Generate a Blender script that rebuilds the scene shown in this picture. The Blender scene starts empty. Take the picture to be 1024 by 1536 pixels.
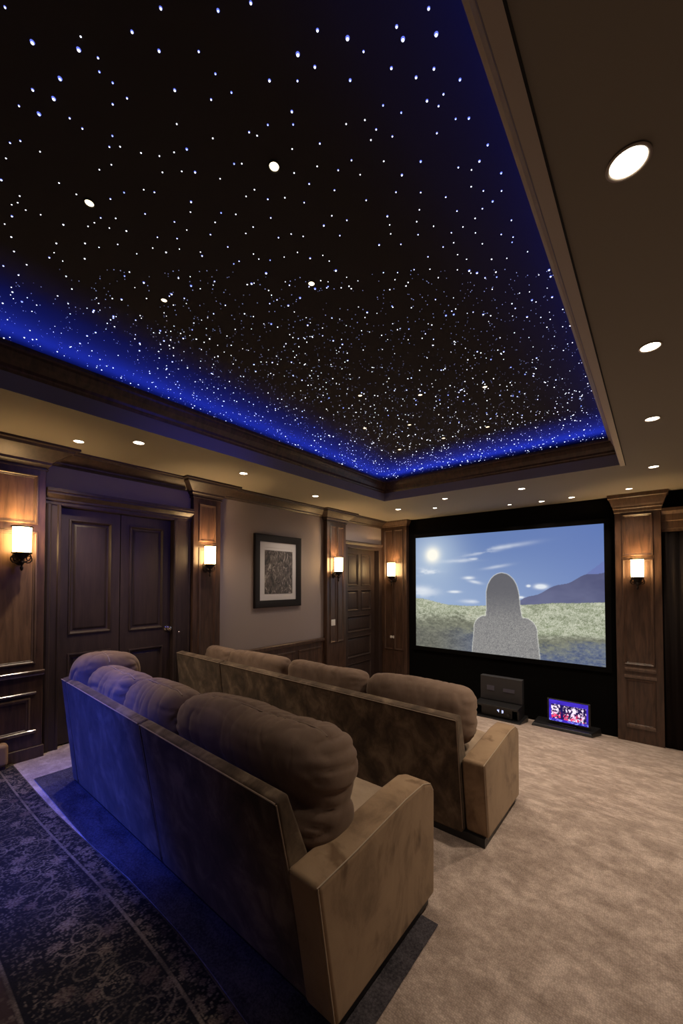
import bpy, bmesh, math, random
import numpy as np
from mathutils import Vector, Matrix, noise as mnoise

R = math.radians
PI = math.pi
random.seed(7)
rng = np.random.default_rng(11)
scene = bpy.context.scene
COL = scene.collection

# ------------------------------------------------------------------ view geometry
FPX, CX, HORIZON, PITCH, YAW, EYE = 580.0, 512.0, 872.5, R(1.3), R(39.1), 1.5
CY = HORIZON - FPX * math.tan(PITCH)
FWD = Vector((-math.sin(YAW) * math.cos(PITCH), math.cos(YAW) * math.cos(PITCH), math.sin(PITCH)))
RGT = Vector((math.cos(YAW), math.sin(YAW), 0))
UPV = RGT.cross(FWD)


def on_plane_z(px, py, z):
    """world point at height z seen at a photo pixel (used to measure the ceiling)"""
    d = FWD + RGT * ((px - CX) / FPX) + UPV * (-(py - CY) / FPX)
    t = (z - EYE) / d.z
    return Vector((d.x * t, d.y * t, z))


def to_px(p):
    v = Vector(p) - Vector((0, 0, EYE))
    z = v.dot(FWD)
    if z <= 0.05:
        return None
    return CX + FPX * v.dot(RGT) / z, CY - FPX * v.dot(UPV) / z


def lin(c):
    def f(v):
        v /= 255.0
        return v / 12.92 if v <= 0.04045 else ((v + 0.055) / 1.055) ** 2.4
    return tuple(f(v) for v in c)


# ------------------------------------------------------------------ materials
def new_mat(name):
    m = bpy.data.materials.new(name)
    m.use_nodes = True
    nt = m.node_tree
    b = nt.nodes['Principled BSDF']
    return m, nt, b


def ramp(nt, fac, stops):
    n = nt.nodes.new('ShaderNodeValToRGB')
    el = n.color_ramp.elements
    while len(el) < len(stops):
        el.new(0.5)
    for e, (p, c) in zip(el, stops):
        e.position = p
        e.color = (*c, 1)
    nt.links.new(fac, n.inputs['Fac'])
    return n.outputs['Color']


def noise_node(nt, scale, detail=4, rough=0.55, stretch=None, dist=0.0):
    tc = nt.nodes.new('ShaderNodeTexCoord')
    src = tc.outputs['Object']
    if stretch:
        mp = nt.nodes.new('ShaderNodeMapping')
        mp.inputs['Scale'].default_value = stretch
        nt.links.new(src, mp.inputs['Vector'])
        src = mp.outputs['Vector']
    n = nt.nodes.new('ShaderNodeTexNoise')
    n.inputs['Scale'].default_value = scale
    n.inputs['Detail'].default_value = detail
    n.inputs['Roughness'].default_value = rough
    n.inputs['Distortion'].default_value = dist
    nt.links.new(src, n.inputs['Vector'])
    return n.outputs['Fac']


def bump(nt, b, fac, strength, distance):
    n = nt.nodes.new('ShaderNodeBump')
    n.inputs['Strength'].default_value = strength
    n.inputs['Distance'].default_value = distance
    nt.links.new(fac, n.inputs['Height'])
    nt.links.new(n.outputs['Normal'], b.inputs['Normal'])
    return n


def math_node(nt, op, a, c):
    n = nt.nodes.new('ShaderNodeMath')
    n.operation = op
    for i, v in enumerate((a, c)):
        if isinstance(v, (int, float)):
            n.inputs[i].default_value = v
        else:
            nt.links.new(v, n.inputs[i])
    return n.outputs[0]


def plain(name, rgb, rough=0.6, metal=0.0, spec=0.5):
    m, nt, b = new_mat(name)
    b.inputs['Base Color'].default_value = (*rgb, 1)
    b.inputs['Roughness'].default_value = rough
    b.inputs['Metallic'].default_value = metal
    b.inputs['Specular IOR Level'].default_value = spec
    f = noise_node(nt, 60, 3)
    bump(nt, b, f, 0.03, 0.002)
    return m


def emit(name, rgb, strength, sample=True):
    m, nt, b = new_mat(name)
    b.inputs['Base Color'].default_value = (0, 0, 0, 1)
    b.inputs['Emission Color'].default_value = (*rgb, 1)
    b.inputs['Emission Strength'].default_value = strength
    if not sample:
        m.cycles.emission_sampling = 'NONE'
    return m


def attr_mat(name, emission=None, rough=0.9):
    m, nt, b = new_mat(name)
    a = nt.nodes.new('ShaderNodeAttribute')
    a.attribute_name = 'col'
    if emission:
        b.inputs['Base Color'].default_value = (0, 0, 0, 1)
        nt.links.new(a.outputs['Color'], b.inputs['Emission Color'])
        b.inputs['Emission Strength'].default_value = emission
    else:
        nt.links.new(a.outputs['Color'], b.inputs['Base Color'])
    b.inputs['Roughness'].default_value = rough
    b.inputs['Specular IOR Level'].default_value = 0.2
    return m, nt, b


def wood(name, dark, light, rough=0.34):
    m, nt, b = new_mat(name)
    f = noise_node(nt, 3.0, 6, 0.6, (9, 9, 1.0), 0.6)
    c = ramp(nt, f, [(0.3, dark), (0.75, light)])
    nt.links.new(c, b.inputs['Base Color'])
    b.inputs['Roughness'].default_value = rough
    f2 = noise_node(nt, 6.0, 4, 0.6, (30, 30, 1.5))
    bump(nt, b, f2, 0.06, 0.003)
    return m


def suede(name, dark, mid, light, sc=7.0, sheen=0.25):
    m, nt, b = new_mat(name)
    f = noise_node(nt, sc, 6, 0.62, (1, 1, 0.75), 0.5)
    c = ramp(nt, f, [(0.36, dark), (0.5, mid), (0.66, light)])
    nt.links.new(c, b.inputs['Base Color'])
    b.inputs['Roughness'].default_value = 0.85
    b.inputs['Specular IOR Level'].default_value = 0.15
    b.inputs['Sheen Weight'].default_value = sheen
    b.inputs['Sheen Roughness'].default_value = 0.45
    b.inputs['Sheen Tint'].default_value = (0.9, 0.75, 0.6, 1)
    f2 = noise_node(nt, 220, 3)
    bump(nt, b, f2, 0.12, 0.002)
    return m


M = {}
M['wood'] = wood('dark_walnut', (0.030, 0.017, 0.013), (0.105, 0.058, 0.040))
M['wood_door'] = wood('espresso_door', (0.022, 0.013, 0.012), (0.048, 0.029, 0.025), 0.5)
M['wood_crown'] = wood('dark_crown_walnut', (0.020, 0.013, 0.010), (0.055, 0.034, 0.026), 0.45)
M['polished'] = wood('polished_walnut_rail', (0.08, 0.05, 0.038), (0.16, 0.10, 0.075), 0.16)
M['polished'].node_tree.nodes['Principled BSDF'].inputs['Coat Weight'].default_value = 0.6
M['wood_sconce_lit'] = wood('sconce_lit_walnut', (0.10, 0.055, 0.028), (0.24, 0.135, 0.07), 0.4)  # walnut with the sconce's amber glow put into its colour
M['wood_mid'] = wood('lighter_walnut', (0.07, 0.043, 0.030), (0.16, 0.098, 0.068), 0.4)
M['paint'] = plain('taupe_paint', (0.27, 0.225, 0.225), 0.85)
M['soffit'] = plain('olive_taupe_paint', (0.228, 0.203, 0.164), 0.85)
M['band'] = plain('bronze_trim_paint', (0.36, 0.30, 0.25), 0.5)
M['fascia'] = plain('blue_lit_fascia_paint', (0.20, 0.19, 0.26), 0.8)  # fascia paint with the blue light of the room mixed into its colour
M['groove'] = plain('dark_groove', (0.008, 0.007, 0.007), 0.9)
M['black'] = plain('black_fabric', (0.0035, 0.0033, 0.0035), 0.95, 0, 0.05)
M['curtain'] = plain('dark_curtain', (0.018, 0.014, 0.014), 0.95, 0, 0.1)
M['black_plastic'] = plain('black_plastic', (0.012, 0.012, 0.014), 0.4)
M['gray_plastic'] = plain('charcoal_plastic', (0.028, 0.028, 0.034), 0.5)
M['iron'] = plain('wrought_iron', (0.020, 0.014, 0.010), 0.45, 0.6)
M['chrome'] = plain('chrome', (0.7, 0.68, 0.65), 0.15, 1.0)
M['white_plastic'] = plain('white_plastic', (0.75, 0.73, 0.70), 0.4)
M['frame'] = plain('black_frame_lacquer', (0.007, 0.005, 0.006), 0.5, 0, 0.2)
M['mat_board'] = plain('mat_board', (0.55, 0.54, 0.58), 0.8)
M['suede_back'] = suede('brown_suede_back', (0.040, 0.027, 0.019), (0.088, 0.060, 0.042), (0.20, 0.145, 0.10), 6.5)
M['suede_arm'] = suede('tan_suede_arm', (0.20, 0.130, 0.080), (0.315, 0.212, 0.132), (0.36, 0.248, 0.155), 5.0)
nt = M['suede_arm'].node_tree
b = nt.nodes['Principled BSDF']
src = b.inputs['Base Color'].links[0].from_socket
sm_ = noise_node(nt, 9.0, 3, 0.5, (1, 1, 0.5), 0.2)
sm_c = ramp(nt, sm_, [(0.60, (1, 1, 1)), (0.72, (0.42, 0.36, 0.32))])
mx = nt.nodes.new('ShaderNodeMix')
mx.data_type = 'RGBA'
mx.blend_type = 'MULTIPLY'
mx.inputs['Factor'].default_value = 0.8
nt.links.new(src, mx.inputs['A'])
nt.links.new(sm_c, mx.inputs['B'])
nt.links.new(mx.outputs['Result'], b.inputs['Base Color'])
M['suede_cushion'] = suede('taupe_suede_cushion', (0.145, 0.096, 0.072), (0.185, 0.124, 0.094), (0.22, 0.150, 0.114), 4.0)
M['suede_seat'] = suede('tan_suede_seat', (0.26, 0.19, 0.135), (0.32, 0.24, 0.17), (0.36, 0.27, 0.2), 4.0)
M['piping'] = plain('pale_stitch_thread', (0.42, 0.33, 0.24), 0.8)
M['seam'] = plain('brown_seam_thread', (0.27, 0.20, 0.15), 0.8)
M['tan_leather'] = plain('tan_leather', (0.36, 0.22, 0.10), 0.6)
M['lamp_warm'] = emit('lit_lamp_warm', (1.0, 0.88, 0.68), 14, False)
M['lamp_amber'] = emit('lit_lamp_amber', (1.0, 0.80, 0.52), 3.4, False)
M['star'] = emit('star_white', (0.80, 0.84, 1.0), 4.0, False)
M['star_blue'] = emit('star_bluish', (0.34, 0.42, 1.0), 3.2, False)
M['star_rim'] = emit('star_halo_rim', (0.16, 0.22, 1.0), 1.0, False)  # blue halo of each star painted as a glowing outer rim
M['star_dim'] = emit('star_dim', (0.42, 0.50, 1.0), 1.1, False)
M['display'] = emit('lit_display', (0.55, 0.6, 1.0), 3.0, False)

# fabric of the star ceiling
m, nt, b = new_mat('black_star_ceiling')
b.inputs['Base Color'].default_value = (0.040, 0.037, 0.043, 1)
b.inputs['Roughness'].default_value = 0.95
b.inputs['Specular IOR Level'].default_value = 0.1
bump(nt, b, noise_node(nt, 150, 2), 0.1, 0.002)
M['star_ceiling'] = m

# sconce glass
m, nt, b = new_mat('lit_sconce_glass')
b.inputs['Base Color'].default_value = (0.9, 0.8, 0.6, 1)
b.inputs['Emission Color'].default_value = (1.0, 0.64, 0.27, 1)
b.inputs['Emission Strength'].default_value = 31.0
M['shade'] = m

# carpet
m, nt, b = new_mat('mottled_carpet')
f1 = noise_node(nt, 4.6, 5, 0.58, (1, 1.25, 1), 0.5)
f2 = noise_node(nt, 17.0, 4, 0.6, (1, 1.2, 1), 0.3)
s = math_node(nt, 'ADD', math_node(nt, 'MULTIPLY', f1, 0.6), math_node(nt, 'MULTIPLY', f2, 0.4))
c = ramp(nt, s, [(0.36, (0.34, 0.262, 0.222)), (0.48, (0.45, 0.352, 0.302)), (0.62, (0.66, 0.535, 0.47))])
tc = nt.nodes.new('ShaderNodeTexCoord')
vo = nt.nodes.new('ShaderNodeTexVoronoi')
vo.inputs['Scale'].default_value = 130
vo.inputs['Randomness'].default_value = 0.55
nt.links.new(tc.outputs['Object'], vo.inputs['Vector'])
mx = nt.nodes.new('ShaderNodeMix')
mx.data_type = 'RGBA'
mx.blend_type = 'MULTIPLY'
mx.inputs['Factor'].default_value = 0.55
nt.links.new(c, mx.inputs['A'])
cr = ramp(nt, vo.outputs['Distance'], [(0.15, (1.1, 1.1, 1.1)), (0.75, (0.45, 0.45, 0.45))])
nt.links.new(cr, mx.inputs['B'])
nt.links.new(mx.outputs['Result'], b.inputs['Base Color'])
b.inputs['Roughness'].default_value = 0.95
b.inputs['Specular IOR Level'].default_value = 0.1
b.inputs['Sheen Weight'].default_value = 0.15
bn = bump(nt, b, vo.outputs['Distance'], 0.6, 0.004)
bn.invert = True
M['carpet'] = m

# dark sheet under the rear sofa, its shadow put into the colour
m, nt, b = new_mat('dark_shadow_sheet')
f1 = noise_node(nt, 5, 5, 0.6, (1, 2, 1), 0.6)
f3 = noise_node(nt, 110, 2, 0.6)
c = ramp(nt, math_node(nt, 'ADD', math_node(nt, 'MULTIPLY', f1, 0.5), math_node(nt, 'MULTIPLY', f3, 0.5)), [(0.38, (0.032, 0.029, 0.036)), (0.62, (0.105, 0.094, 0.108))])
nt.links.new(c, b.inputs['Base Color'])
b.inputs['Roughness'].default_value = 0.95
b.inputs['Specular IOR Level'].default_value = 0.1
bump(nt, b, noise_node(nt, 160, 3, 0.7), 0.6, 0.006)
M['mat'] = m  # material of the sheet that stands in for the sofa's shadow

# printed artwork behind glass
m, nt, b = new_mat('monochrome_print')
f1 = noise_node(nt, 9, 8, 0.75, (1, 1.6, 0.8), 1.6)
c = ramp(nt, f1, [(0.42, (0.02, 0.018, 0.017)), (0.55, (0.12, 0.10, 0.09)), (0.68, (0.55, 0.52, 0.50))])
nt.links.new(c, b.inputs['Base Color'])
b.inputs['Roughness'].default_value = 0.35
M['print'] = m


# ------------------------------------------------------------------ mesh helpers
def link(name, me, mat=None, parent=None, smooth=False, angle=None):
    o = bpy.data.objects.new(name, me)
    COL.objects.link(o)
    if mat is not None:
        for mm in (mat if isinstance(mat, (list, tuple)) else [mat]):
            me.materials.append(mm)
    if smooth:
        me.shade_smooth()
    if parent is not None:
        o.parent = parent
    return o


def obj(name, bm, mat, parent=None, smooth=False, bevel=0, seg=2, sharp=40):
    bmesh.ops.recalc_face_normals(bm, faces=bm.faces[:])
    me = bpy.data.meshes.new(name)
    bm.to_mesh(me)
    bm.free()
    o = link(name, me, mat, parent)
    if smooth or bevel:
        me.shade_smooth()
        me.set_sharp_from_angle(angle=R(sharp)) if not bevel else None
    if bevel:
        md = o.modifiers.new('bevel', 'BEVEL')
        md.width = bevel
        md.segments = seg
        md.limit_method = 'ANGLE'
        md.angle_limit = R(30)
        md.harden_normals = False
        wn = o.modifiers.new('wn', 'WEIGHTED_NORMAL')
        wn.keep_sharp = False
    return o


def empty(name, label=None, cat=None, loc=(0, 0, 0), rz=0.0, group=None, kind=None):
    o = bpy.data.objects.new(name, None)
    COL.objects.link(o)
    o.location = loc
    o.rotation_euler = (0, 0, rz)
    o.empty_display_size = 0.1
    tag(o, label, cat, group, kind)
    return o


def tag(o, label=None, cat=None, group=None, kind=None):
    if label:
        o['label'] = label
    if cat:
        o['category'] = cat
    if group:
        o['group'] = group
    if kind:
        o['kind'] = kind
    return o


def BM():
    return bmesh.new()


def box(bm, x0, x1, y0, y1, z0, z1):
    v = [bm.verts.new(p) for p in ((x0, y0, z0), (x1, y0, z0), (x1, y1, z0), (x0, y1, z0),
                                   (x0, y0, z1), (x1, y0, z1), (x1, y1, z1), (x0, y1, z1))]
    for f in ((0, 1, 2, 3), (4, 5, 6, 7), (0, 1, 5, 4), (1, 2, 6, 5), (2, 3, 7, 6), (3, 0, 4, 7)):
        bm.faces.new([v[i] for i in f])


def hexa(bm, pts):
    v = [bm.verts.new(p) for p in pts]
    for f in ((0, 1, 2, 3), (4, 5, 6, 7), (0, 1, 5, 4), (1, 2, 6, 5), (2, 3, 7, 6), (3, 0, 4, 7)):
        bm.faces.new([v[i] for i in f])


def mbox(bm, mp, u0, u1, n0, n1, v0, v1):
    hexa(bm, [mp(*p) for p in ((u0, v0, n0), (u1, v0, n0), (u1, v0, n1), (u0, v0, n1),
                               (u0, v1, n0), (u1, v1, n0), (u1, v1, n1), (u0, v1, n1))])


def extrude(bm, mp, prof, u0, u1):
    """closed profile [(n, v)] swept along u with end caps"""
    a = [bm.verts.new(mp(u0, v, n)) for n, v in prof]
    c = [bm.verts.new(mp(u1, v, n)) for n, v in prof]
    k = len(prof)
    for i in range(k):
        bm.faces.new((a[i], a[(i + 1) % k], c[(i + 1) % k], c[i]))
    bm.faces.new(a)
    bm.faces.new(c)


def panel(bm, mp, u0, u1, v0, v1, loops, cap=True):
    """concentric rectangles; loops = [(inset, n)]"""
    prev = None
    for ins, n in loops:
        r = [bm.verts.new(mp(*p)) for p in ((u0 + ins, v0 + ins, n), (u1 - ins, v0 + ins, n),
                                            (u1 - ins, v1 - ins, n), (u0 + ins, v1 - ins, n))]
        if prev:
            for i in range(4):
                bm.faces.new((prev[i], prev[(i + 1) % 4], r[(i + 1) % 4], r[i]))
        prev = r
    if cap:
        bm.faces.new(prev)


def lathe(bm, prof, seg=24, mtx=None, cap=True):
    """profile [(r, z)] about local z"""
    rings = []
    for r, z in prof:
        ring = []
        for i in range(seg):
            a = 2 * PI * i / seg
            p = Vector((r * math.cos(a), r * math.sin(a), z))
            ring.append(bm.verts.new(mtx @ p if mtx else p))
        rings.append(ring)
    for a, c in zip(rings, rings[1:]):
        for i in range(seg):
            bm.faces.new((a[i], a[(i + 1) % seg], c[(i + 1) % seg], c[i]))
    if cap:
        bm.faces.new(rings[0])
        bm.faces.new(rings[-1])


def tube(bm, pts, r, seg=8, closed=False):
    pts = [Vector(p) for p in pts]
    n = len(pts)
    rings = []
    nrm = None
    for i, p in enumerate(pts):
        if closed:
            t = (pts[(i + 1) % n] - pts[i - 1]).normalized()
        else:
            t = (pts[min(i + 1, n - 1)] - pts[max(i - 1, 0)]).normalized()
        if nrm is None:
            nrm = t.orthogonal().normalized()
        nrm = (nrm - t * nrm.dot(t)).normalized()
        bn = t.cross(nrm)
        rr = r[i] if isinstance(r, (list, tuple)) else r
        rings.append([bm.verts.new(p + nrm * rr * math.cos(2 * PI * k / seg) + bn * rr * math.sin(2 * PI * k / seg)) for k in range(seg)])
    m_ = n if closed else n - 1
    for i in range(m_):
        a, c = rings[i], rings[(i + 1) % n]
        for k in range(seg):
            bm.faces.new((a[k], a[(k + 1) % seg], c[(k + 1) % seg], c[k]))
    if not closed:
        bm.faces.new(rings[0])
        bm.faces.new(rings[-1])


def color_grid(name, P00, PU, PV, cols, mat, parent=None):
    """flat grid carrying a per-vertex colour; cols[v, u] linear rgb"""
    nv, nu, _ = cols.shape
    u = np.linspace(0, 1, nu)
    v = np.linspace(0, 1, nv)
    U, V = np.meshgrid(u, v)
    P = np.array(P00)[None, None] + U[..., None] * np.array(PU) + V[..., None] * np.array(PV)
    return color_grid_pts(name, P, cols, mat, parent)


def color_grid_pts(name, P, cols, mat, parent=None):
    nv, nu, _ = cols.shape
    me = bpy.data.meshes.new(name)
    idx = np.arange(nv * nu).reshape(nv, nu)
    F = np.stack([idx[:-1, :-1], idx[:-1, 1:], idx[1:, 1:], idx[1:, :-1]], -1).reshape(-1, 4)
    me.vertices.add(nv * nu)
    me.vertices.foreach_set('co', P.reshape(-1).astype(np.float32))
    me.loops.add(F.size)
    me.loops.foreach_set('vertex_index', F.reshape(-1).astype(np.int32))
    me.polygons.add(len(F))
    me.polygons.foreach_set('loop_start', np.arange(0, F.size, 4).astype(np.int32))
    me.update(calc_edges=True)
    at = me.color_attributes.new('col', 'FLOAT_COLOR', 'POINT')
    rgba = np.ones((nv * nu, 4), np.float32)
    rgba[:, :3] = cols.reshape(-1, 3)
    at.data.foreach_set('color', rgba.reshape(-1))
    return link(name, me, mat, parent)


def value_noise(h, w, cells, seed):
    g = np.random.default_rng(seed).random((cells[0] + 2, cells[1] + 2))
    y = np.linspace(0, cells[0], h)
    x = np.linspace(0, cells[1], w)
    yi = y.astype(int)
    xi = x.astype(int)
    fy = (y - yi)[:, None]
    fx = (x - xi)[None]
    fy = fy * fy * (3 - 2 * fy)
    fx = fx * fx * (3 - 2 * fx)
    a = g[np.ix_(yi, xi)]
    b_ = g[np.ix_(yi, xi + 1)]
    c_ = g[np.ix_(yi + 1, xi)]
    d = g[np.ix_(yi + 1, xi + 1)]
    return (a * (1 - fx) + b_ * fx) * (1 - fy) + (c_ * (1 - fx) + d * fx) * fy


# ------------------------------------------------------------------ room constants
XL, YF, XR, YB = -4.20, 6.50, 1.30, -2.20        # left wall, screen wall, right wall, rear wall
ZS = 2.667                                       # soffit
TX0, TX1, TY0, TY1 = -3.05, -0.262, -1.30, 4.735  # tray opening
ZC = 3.06                                        # star ceiling


def floor_z(y):
    return 0.0 if y < 2.9 else -0.172 * (y - 2.9)


def left(u, v, n):      # left wall: u = y, v = z, n = out into the room
    return (XL + n, u, v)


def front(u, v, n):     # screen wall: u = x, v = z, n = out into the room
    return (u, YF - n, v)


# floor: level where the seats stand, then sloping down to the screen
bm = BM()
ys = [YB, 0.0, 1.5, 2.8, 2.86, 2.92, 2.98, 3.1, 4, 5, 6, YF + 0.1]
rows = []
for y in ys:
    z = floor_z(y)
    if 2.8 < y < 3.05:
        z -= 0.002
    rows.append([bm.verts.new((x, y, z)) for x in (XL - 0.2, XR)])
for a, c in zip(rows, rows[1:]):
    bm.faces.new((a[0], a[1], c[1], c[0]))
tag(obj('floor', bm, M['carpet'], smooth=True, sharp=60), 'mottled tan carpet sloping down towards the screen', None, None, 'structure')

# walls
bm = BM()
D1 = (1.10, 2.22, 2.19)     # double door opening y0,y1,top
D2 = (5.30, 6.30, 2.13)
for (a, c, z0, z1) in ((YB, D1[0], -0.8, 3.2), (D1[0], D1[1], D1[2], 3.2), (D1[1], D2[0], -0.8, 3.2),
                       (D2[0], D2[1], D2[2], 3.2), (D2[1], YF + 0.1, -0.8, 3.2)):
    box(bm, XL - 0.15, XL, a, c, z0, z1)
tag(obj('wall_left', bm, M['paint']), kind='structure')
bm = BM()
box(bm, XL - 0.15, XR + 0.1, YF, YF + 0.1, -0.8, 3.2)
tag(obj('wall_front', bm, M['black']), kind='structure')
bm = BM()
box(bm, XR, XR + 0.1, YB - 0.1, YF, -0.8, 3.2)
tag(obj('wall_right', bm, M['paint']), kind='structure')
bm = BM()
box(bm, XL - 0.15, XR + 0.1, YB - 0.1, YB, -0.2, 3.2)
tag(obj('wall_back', bm, M['paint']), kind='structure')

# soffit with the tray opening
bm = BM()
for (x0, x1, y0, y1) in ((XL, TX0, YB, YF), (TX1, XR, YB, YF), (TX0, TX1, TY1, YF), (TX0, TX1, YB, TY0)):
    box(bm, x0, x1, y0, y1, ZS, ZS + 0.05)
so = tag(obj('ceiling', bm, M['soffit']), kind='structure')
# dark joint line and flat trim board along the right edge of the tray
bm = BM()
box(bm, TX1 + 0.040, TX1 + 0.046, TY0, TY1 + 0.05, ZS - 0.0035, ZS)
tag(obj('trim_1', bm, M['groove']), kind='structure')
bm = BM()
box(bm, TX1, TX1 + 0.040, TY0, TY1 + 0.05, ZS - 0.003, ZS)
tag(obj('trim_2', bm, M['band']), kind='structure')

# black panel with the stars
bm = BM()
box(bm, TX0 - 0.35, TX1 + 0.35, TY0 - 0.35, TY1 + 0.35, ZC, ZC + 0.05)
tag(obj('ceiling_panel', bm, M['star_ceiling']), 'black star ceiling panel inside the tray', None, None, 'structure')


def rect_sweep(bm, prof, x0, x1, y0, y1):
    """profile [(inward offset, z)] swept round the inside of a rectangle, mitred"""
    loops = []
    for n, z in prof:
        loops.append([bm.verts.new(p) for p in ((x0 + n, y0 + n, z), (x1 - n, y0 + n, z), (x1 - n, y1 - n, z), (x0 + n, y1 - n, z))])
    k = len(prof)
    for i in range(k):
        a, c = loops[i], loops[(i + 1) % k]
        for j in range(4):
            bm.faces.new((a[j], a[(j + 1) % 4], c[(j + 1) % 4], c[j]))


bm = BM()
rect_sweep(bm, [(0.004, ZS - 0.0005), (0.004, ZS + 0.115), (-0.03, ZS + 0.115), (-0.03, ZS + 0.06), (0.001, ZS + 0.055), (0.001, ZS - 0.0005)], TX0, TX1, TY0, TY1)
tag(obj('trim_3', bm, M['fascia']), kind='structure')
ty0 = (TY0 + TY1) / 2
bm = BM()
rect_sweep(bm, [(-0.03, ZS + 0.112), (0.006, ZS + 0.112), (0.012, ZS + 0.128), (0.020, ZS + 0.135), (0.024, ZS + 0.155),
                (0.050, ZS + 0.190), (0.066, ZS + 0.222), (0.070, ZS + 0.238), (0.084, ZS + 0.244), (0.084, ZS + 0.268),
                (0.060, ZS + 0.268), (0.030, ZS + 0.230), (-0.03, ZS + 0.180)], TX0, TX1, TY0, TY1)
for f_ in bm.faces:
    f_.material_index = 1 if f_.calc_center_median().x > TX1 - 0.10 and abs(f_.calc_center_median().y - ty0) < 3.0 else 0
tag(obj('trim_4', bm, [M['wood'], M['band']]), kind='structure')
# light cove pocket behind the moulding
bm = BM()
for (x0, x1, y0, y1) in ((TX0 - 0.36, TX0 - 0.35, TY0 - 0.36, TY1 + 0.36), (TX1 + 0.35, TX1 + 0.36, TY0 - 0.36, TY1 + 0.36),
                         (TX0 - 0.36, TX1 + 0.36, TY0 - 0.36, TY0 - 0.35), (TX0 - 0.36, TX1 + 0.36, TY1 + 0.35, TY1 + 0.36)):
    box(bm, x0, x1, y0, y1, ZS + 0.05, ZC)
tag(obj('trim_5', bm, M['star_ceiling']), kind='structure')


# ------------------------------------------------------------------ crown mouldings of the left wall
def crown_prof(base, lip, zb):
    h = ZS - zb
    return [(0, zb), (base + 0.012, zb), (base + 0.018, zb + 0.10 * h), (base + 0.03, zb + 0.16 * h), (base + 0.034, zb + 0.28 * h),
            (base + 0.30 * (lip - base) + 0.02, zb + 0.48 * h), (base + 0.62 * (lip - base) + 0.01, zb + 0.70 * h),
            (base + 0.80 * (lip - base), zb + 0.76 * h), (base + 0.84 * (lip - base), zb + 0.88 * h), (lip, zb + 0.90 * h), (lip, ZS), (0, ZS)]


bm = BM()
extrude(bm, left, crown_prof(0.0, 0.17, 2.545), 0.95, YF - 0.11)
tag(obj('trim_6', bm, M['wood_crown'], smooth=True, sharp=35), kind='structure')

# ------------------------------------------------------------------ pilasters on the left wall
FR = [(0, 0.0), (0.004, 0.011), (0.014, 0.013), (0.022, 0.006), (0.030, 0.004), (0.036, -0.002)]


def frames(bm, mp, n0, rects, loops=FR, cap=False):
    for u0, u1, v0, v1 in rects:
        panel(bm, mp, u0, u1, v0, v1, [(i, n0 + n) for i, n in loops], cap)


def left_pilaster(idx, y0, y1, n, lip, zb, rects, zrail=None, label=None, panels=None):
    root = empty('trim_%d' % idx, label, None, (XL, (y0 + y1) / 2, floor_z(y0)), kind='structure')
    root_inv = Matrix.Translation(-root.location)

    def mp(u, v, k):
        return tuple(Vector(left(u, v, k)) - root.location)
    bm = BM()
    mbox(bm, mp, y0, y1, 0, n, floor_z(y1) - 0.05, ZS - 0.001)
    obj('shaft', bm, M['wood'], root, bevel=0.006)
    bm = BM()
    frames(bm, mp, n, rects)
    obj('panel_moulding', bm, M['wood_mid'] if idx == 7 else M['wood'], root, smooth=True, sharp=25)
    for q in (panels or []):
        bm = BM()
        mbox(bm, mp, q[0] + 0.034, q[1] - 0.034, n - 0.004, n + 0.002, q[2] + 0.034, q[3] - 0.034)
        o_ = obj('panel', bm, M['wood_sconce_lit'], root)
        o_['label'] = 'lighter amber walnut panel, sconce glow put into its colour'
    bm = BM()
    # capital: mitred crown round three sides
    pf = crown_prof(0, lip - n, zb)
    prev = None
    for k, z in pf[1:-1]:
        ring = [bm.verts.new(mp(*p)) for p in ((y0 - k, z, 0.0), (y0 - k, z, n + k), (y1 + k, z, n + k), (y1 + k, z, 0.0))]
        if prev:
            for i in range(3):
                bm.faces.new((prev[i], prev[i + 1], ring[i + 1], ring[i]))
        prev = ring
    # bead under it
    mbox(bm, mp, y0 - 0.012, y1 + 0.012, 0, n + 0.014, zb - 0.022, zb - 0.010)
    obj('capital', bm, M['wood_crown'], root, smooth=True, sharp=30)
    bm = BM()
    zf = floor_z(y1) - 0.03
    mbox(bm, mp, y0 - 0.012, y1 + 0.012, 0, n + 0.016, zf, floor_z(y0) + 0.10)
    obj('plinth', bm, M['wood'], root, bevel=0.008)
    if zrail:
        bm = BM()
        for z, h, d in zrail:
            extrude(bm, mp, [(0, z - h), (n + d * 0.5, z - h), (n + d, z - h * 0.45), (n + d, z - 0.006), (n + d - 0.006, z), (0, z)], y0 - 0.004, y1 + 0.004 if z > 0.6 else y1 - 0.05)
        obj('rail', bm, M['polished'], root, smooth=True, sharp=30)
    return root


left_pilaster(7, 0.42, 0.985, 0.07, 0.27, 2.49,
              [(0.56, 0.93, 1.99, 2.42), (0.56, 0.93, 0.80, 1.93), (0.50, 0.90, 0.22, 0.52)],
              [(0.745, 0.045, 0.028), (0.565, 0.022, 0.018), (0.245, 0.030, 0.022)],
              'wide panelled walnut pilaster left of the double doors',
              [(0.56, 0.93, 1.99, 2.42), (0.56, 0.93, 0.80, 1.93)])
left_pilaster(8, 2.375, 2.735, 0.07, 0.25, 2.50, [(2.44, 2.67, 1.97, 2.42), (2.44, 2.67, 0.60, 1.90)], None,
              'panelled walnut pilaster between the double doors and the picture')
left_pilaster(9, 4.70, 5.19, 0.08, 0.24, 2.50, [(4.77, 4.93, 0.5, 2.42), (4.96, 5.12, 0.5, 2.42)], None,
              'narrow panelled walnut pilaster between the picture and the far door')

# wainscot under the picture
wn_root = empty('trim_10', 'dark wood wainscot and chair rail under the picture', None, (XL, 3.7, 0), kind='structure')


def wmp(u, v, k):
    return tuple(Vector(left(u, v, k)) - wn_root.location)


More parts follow.
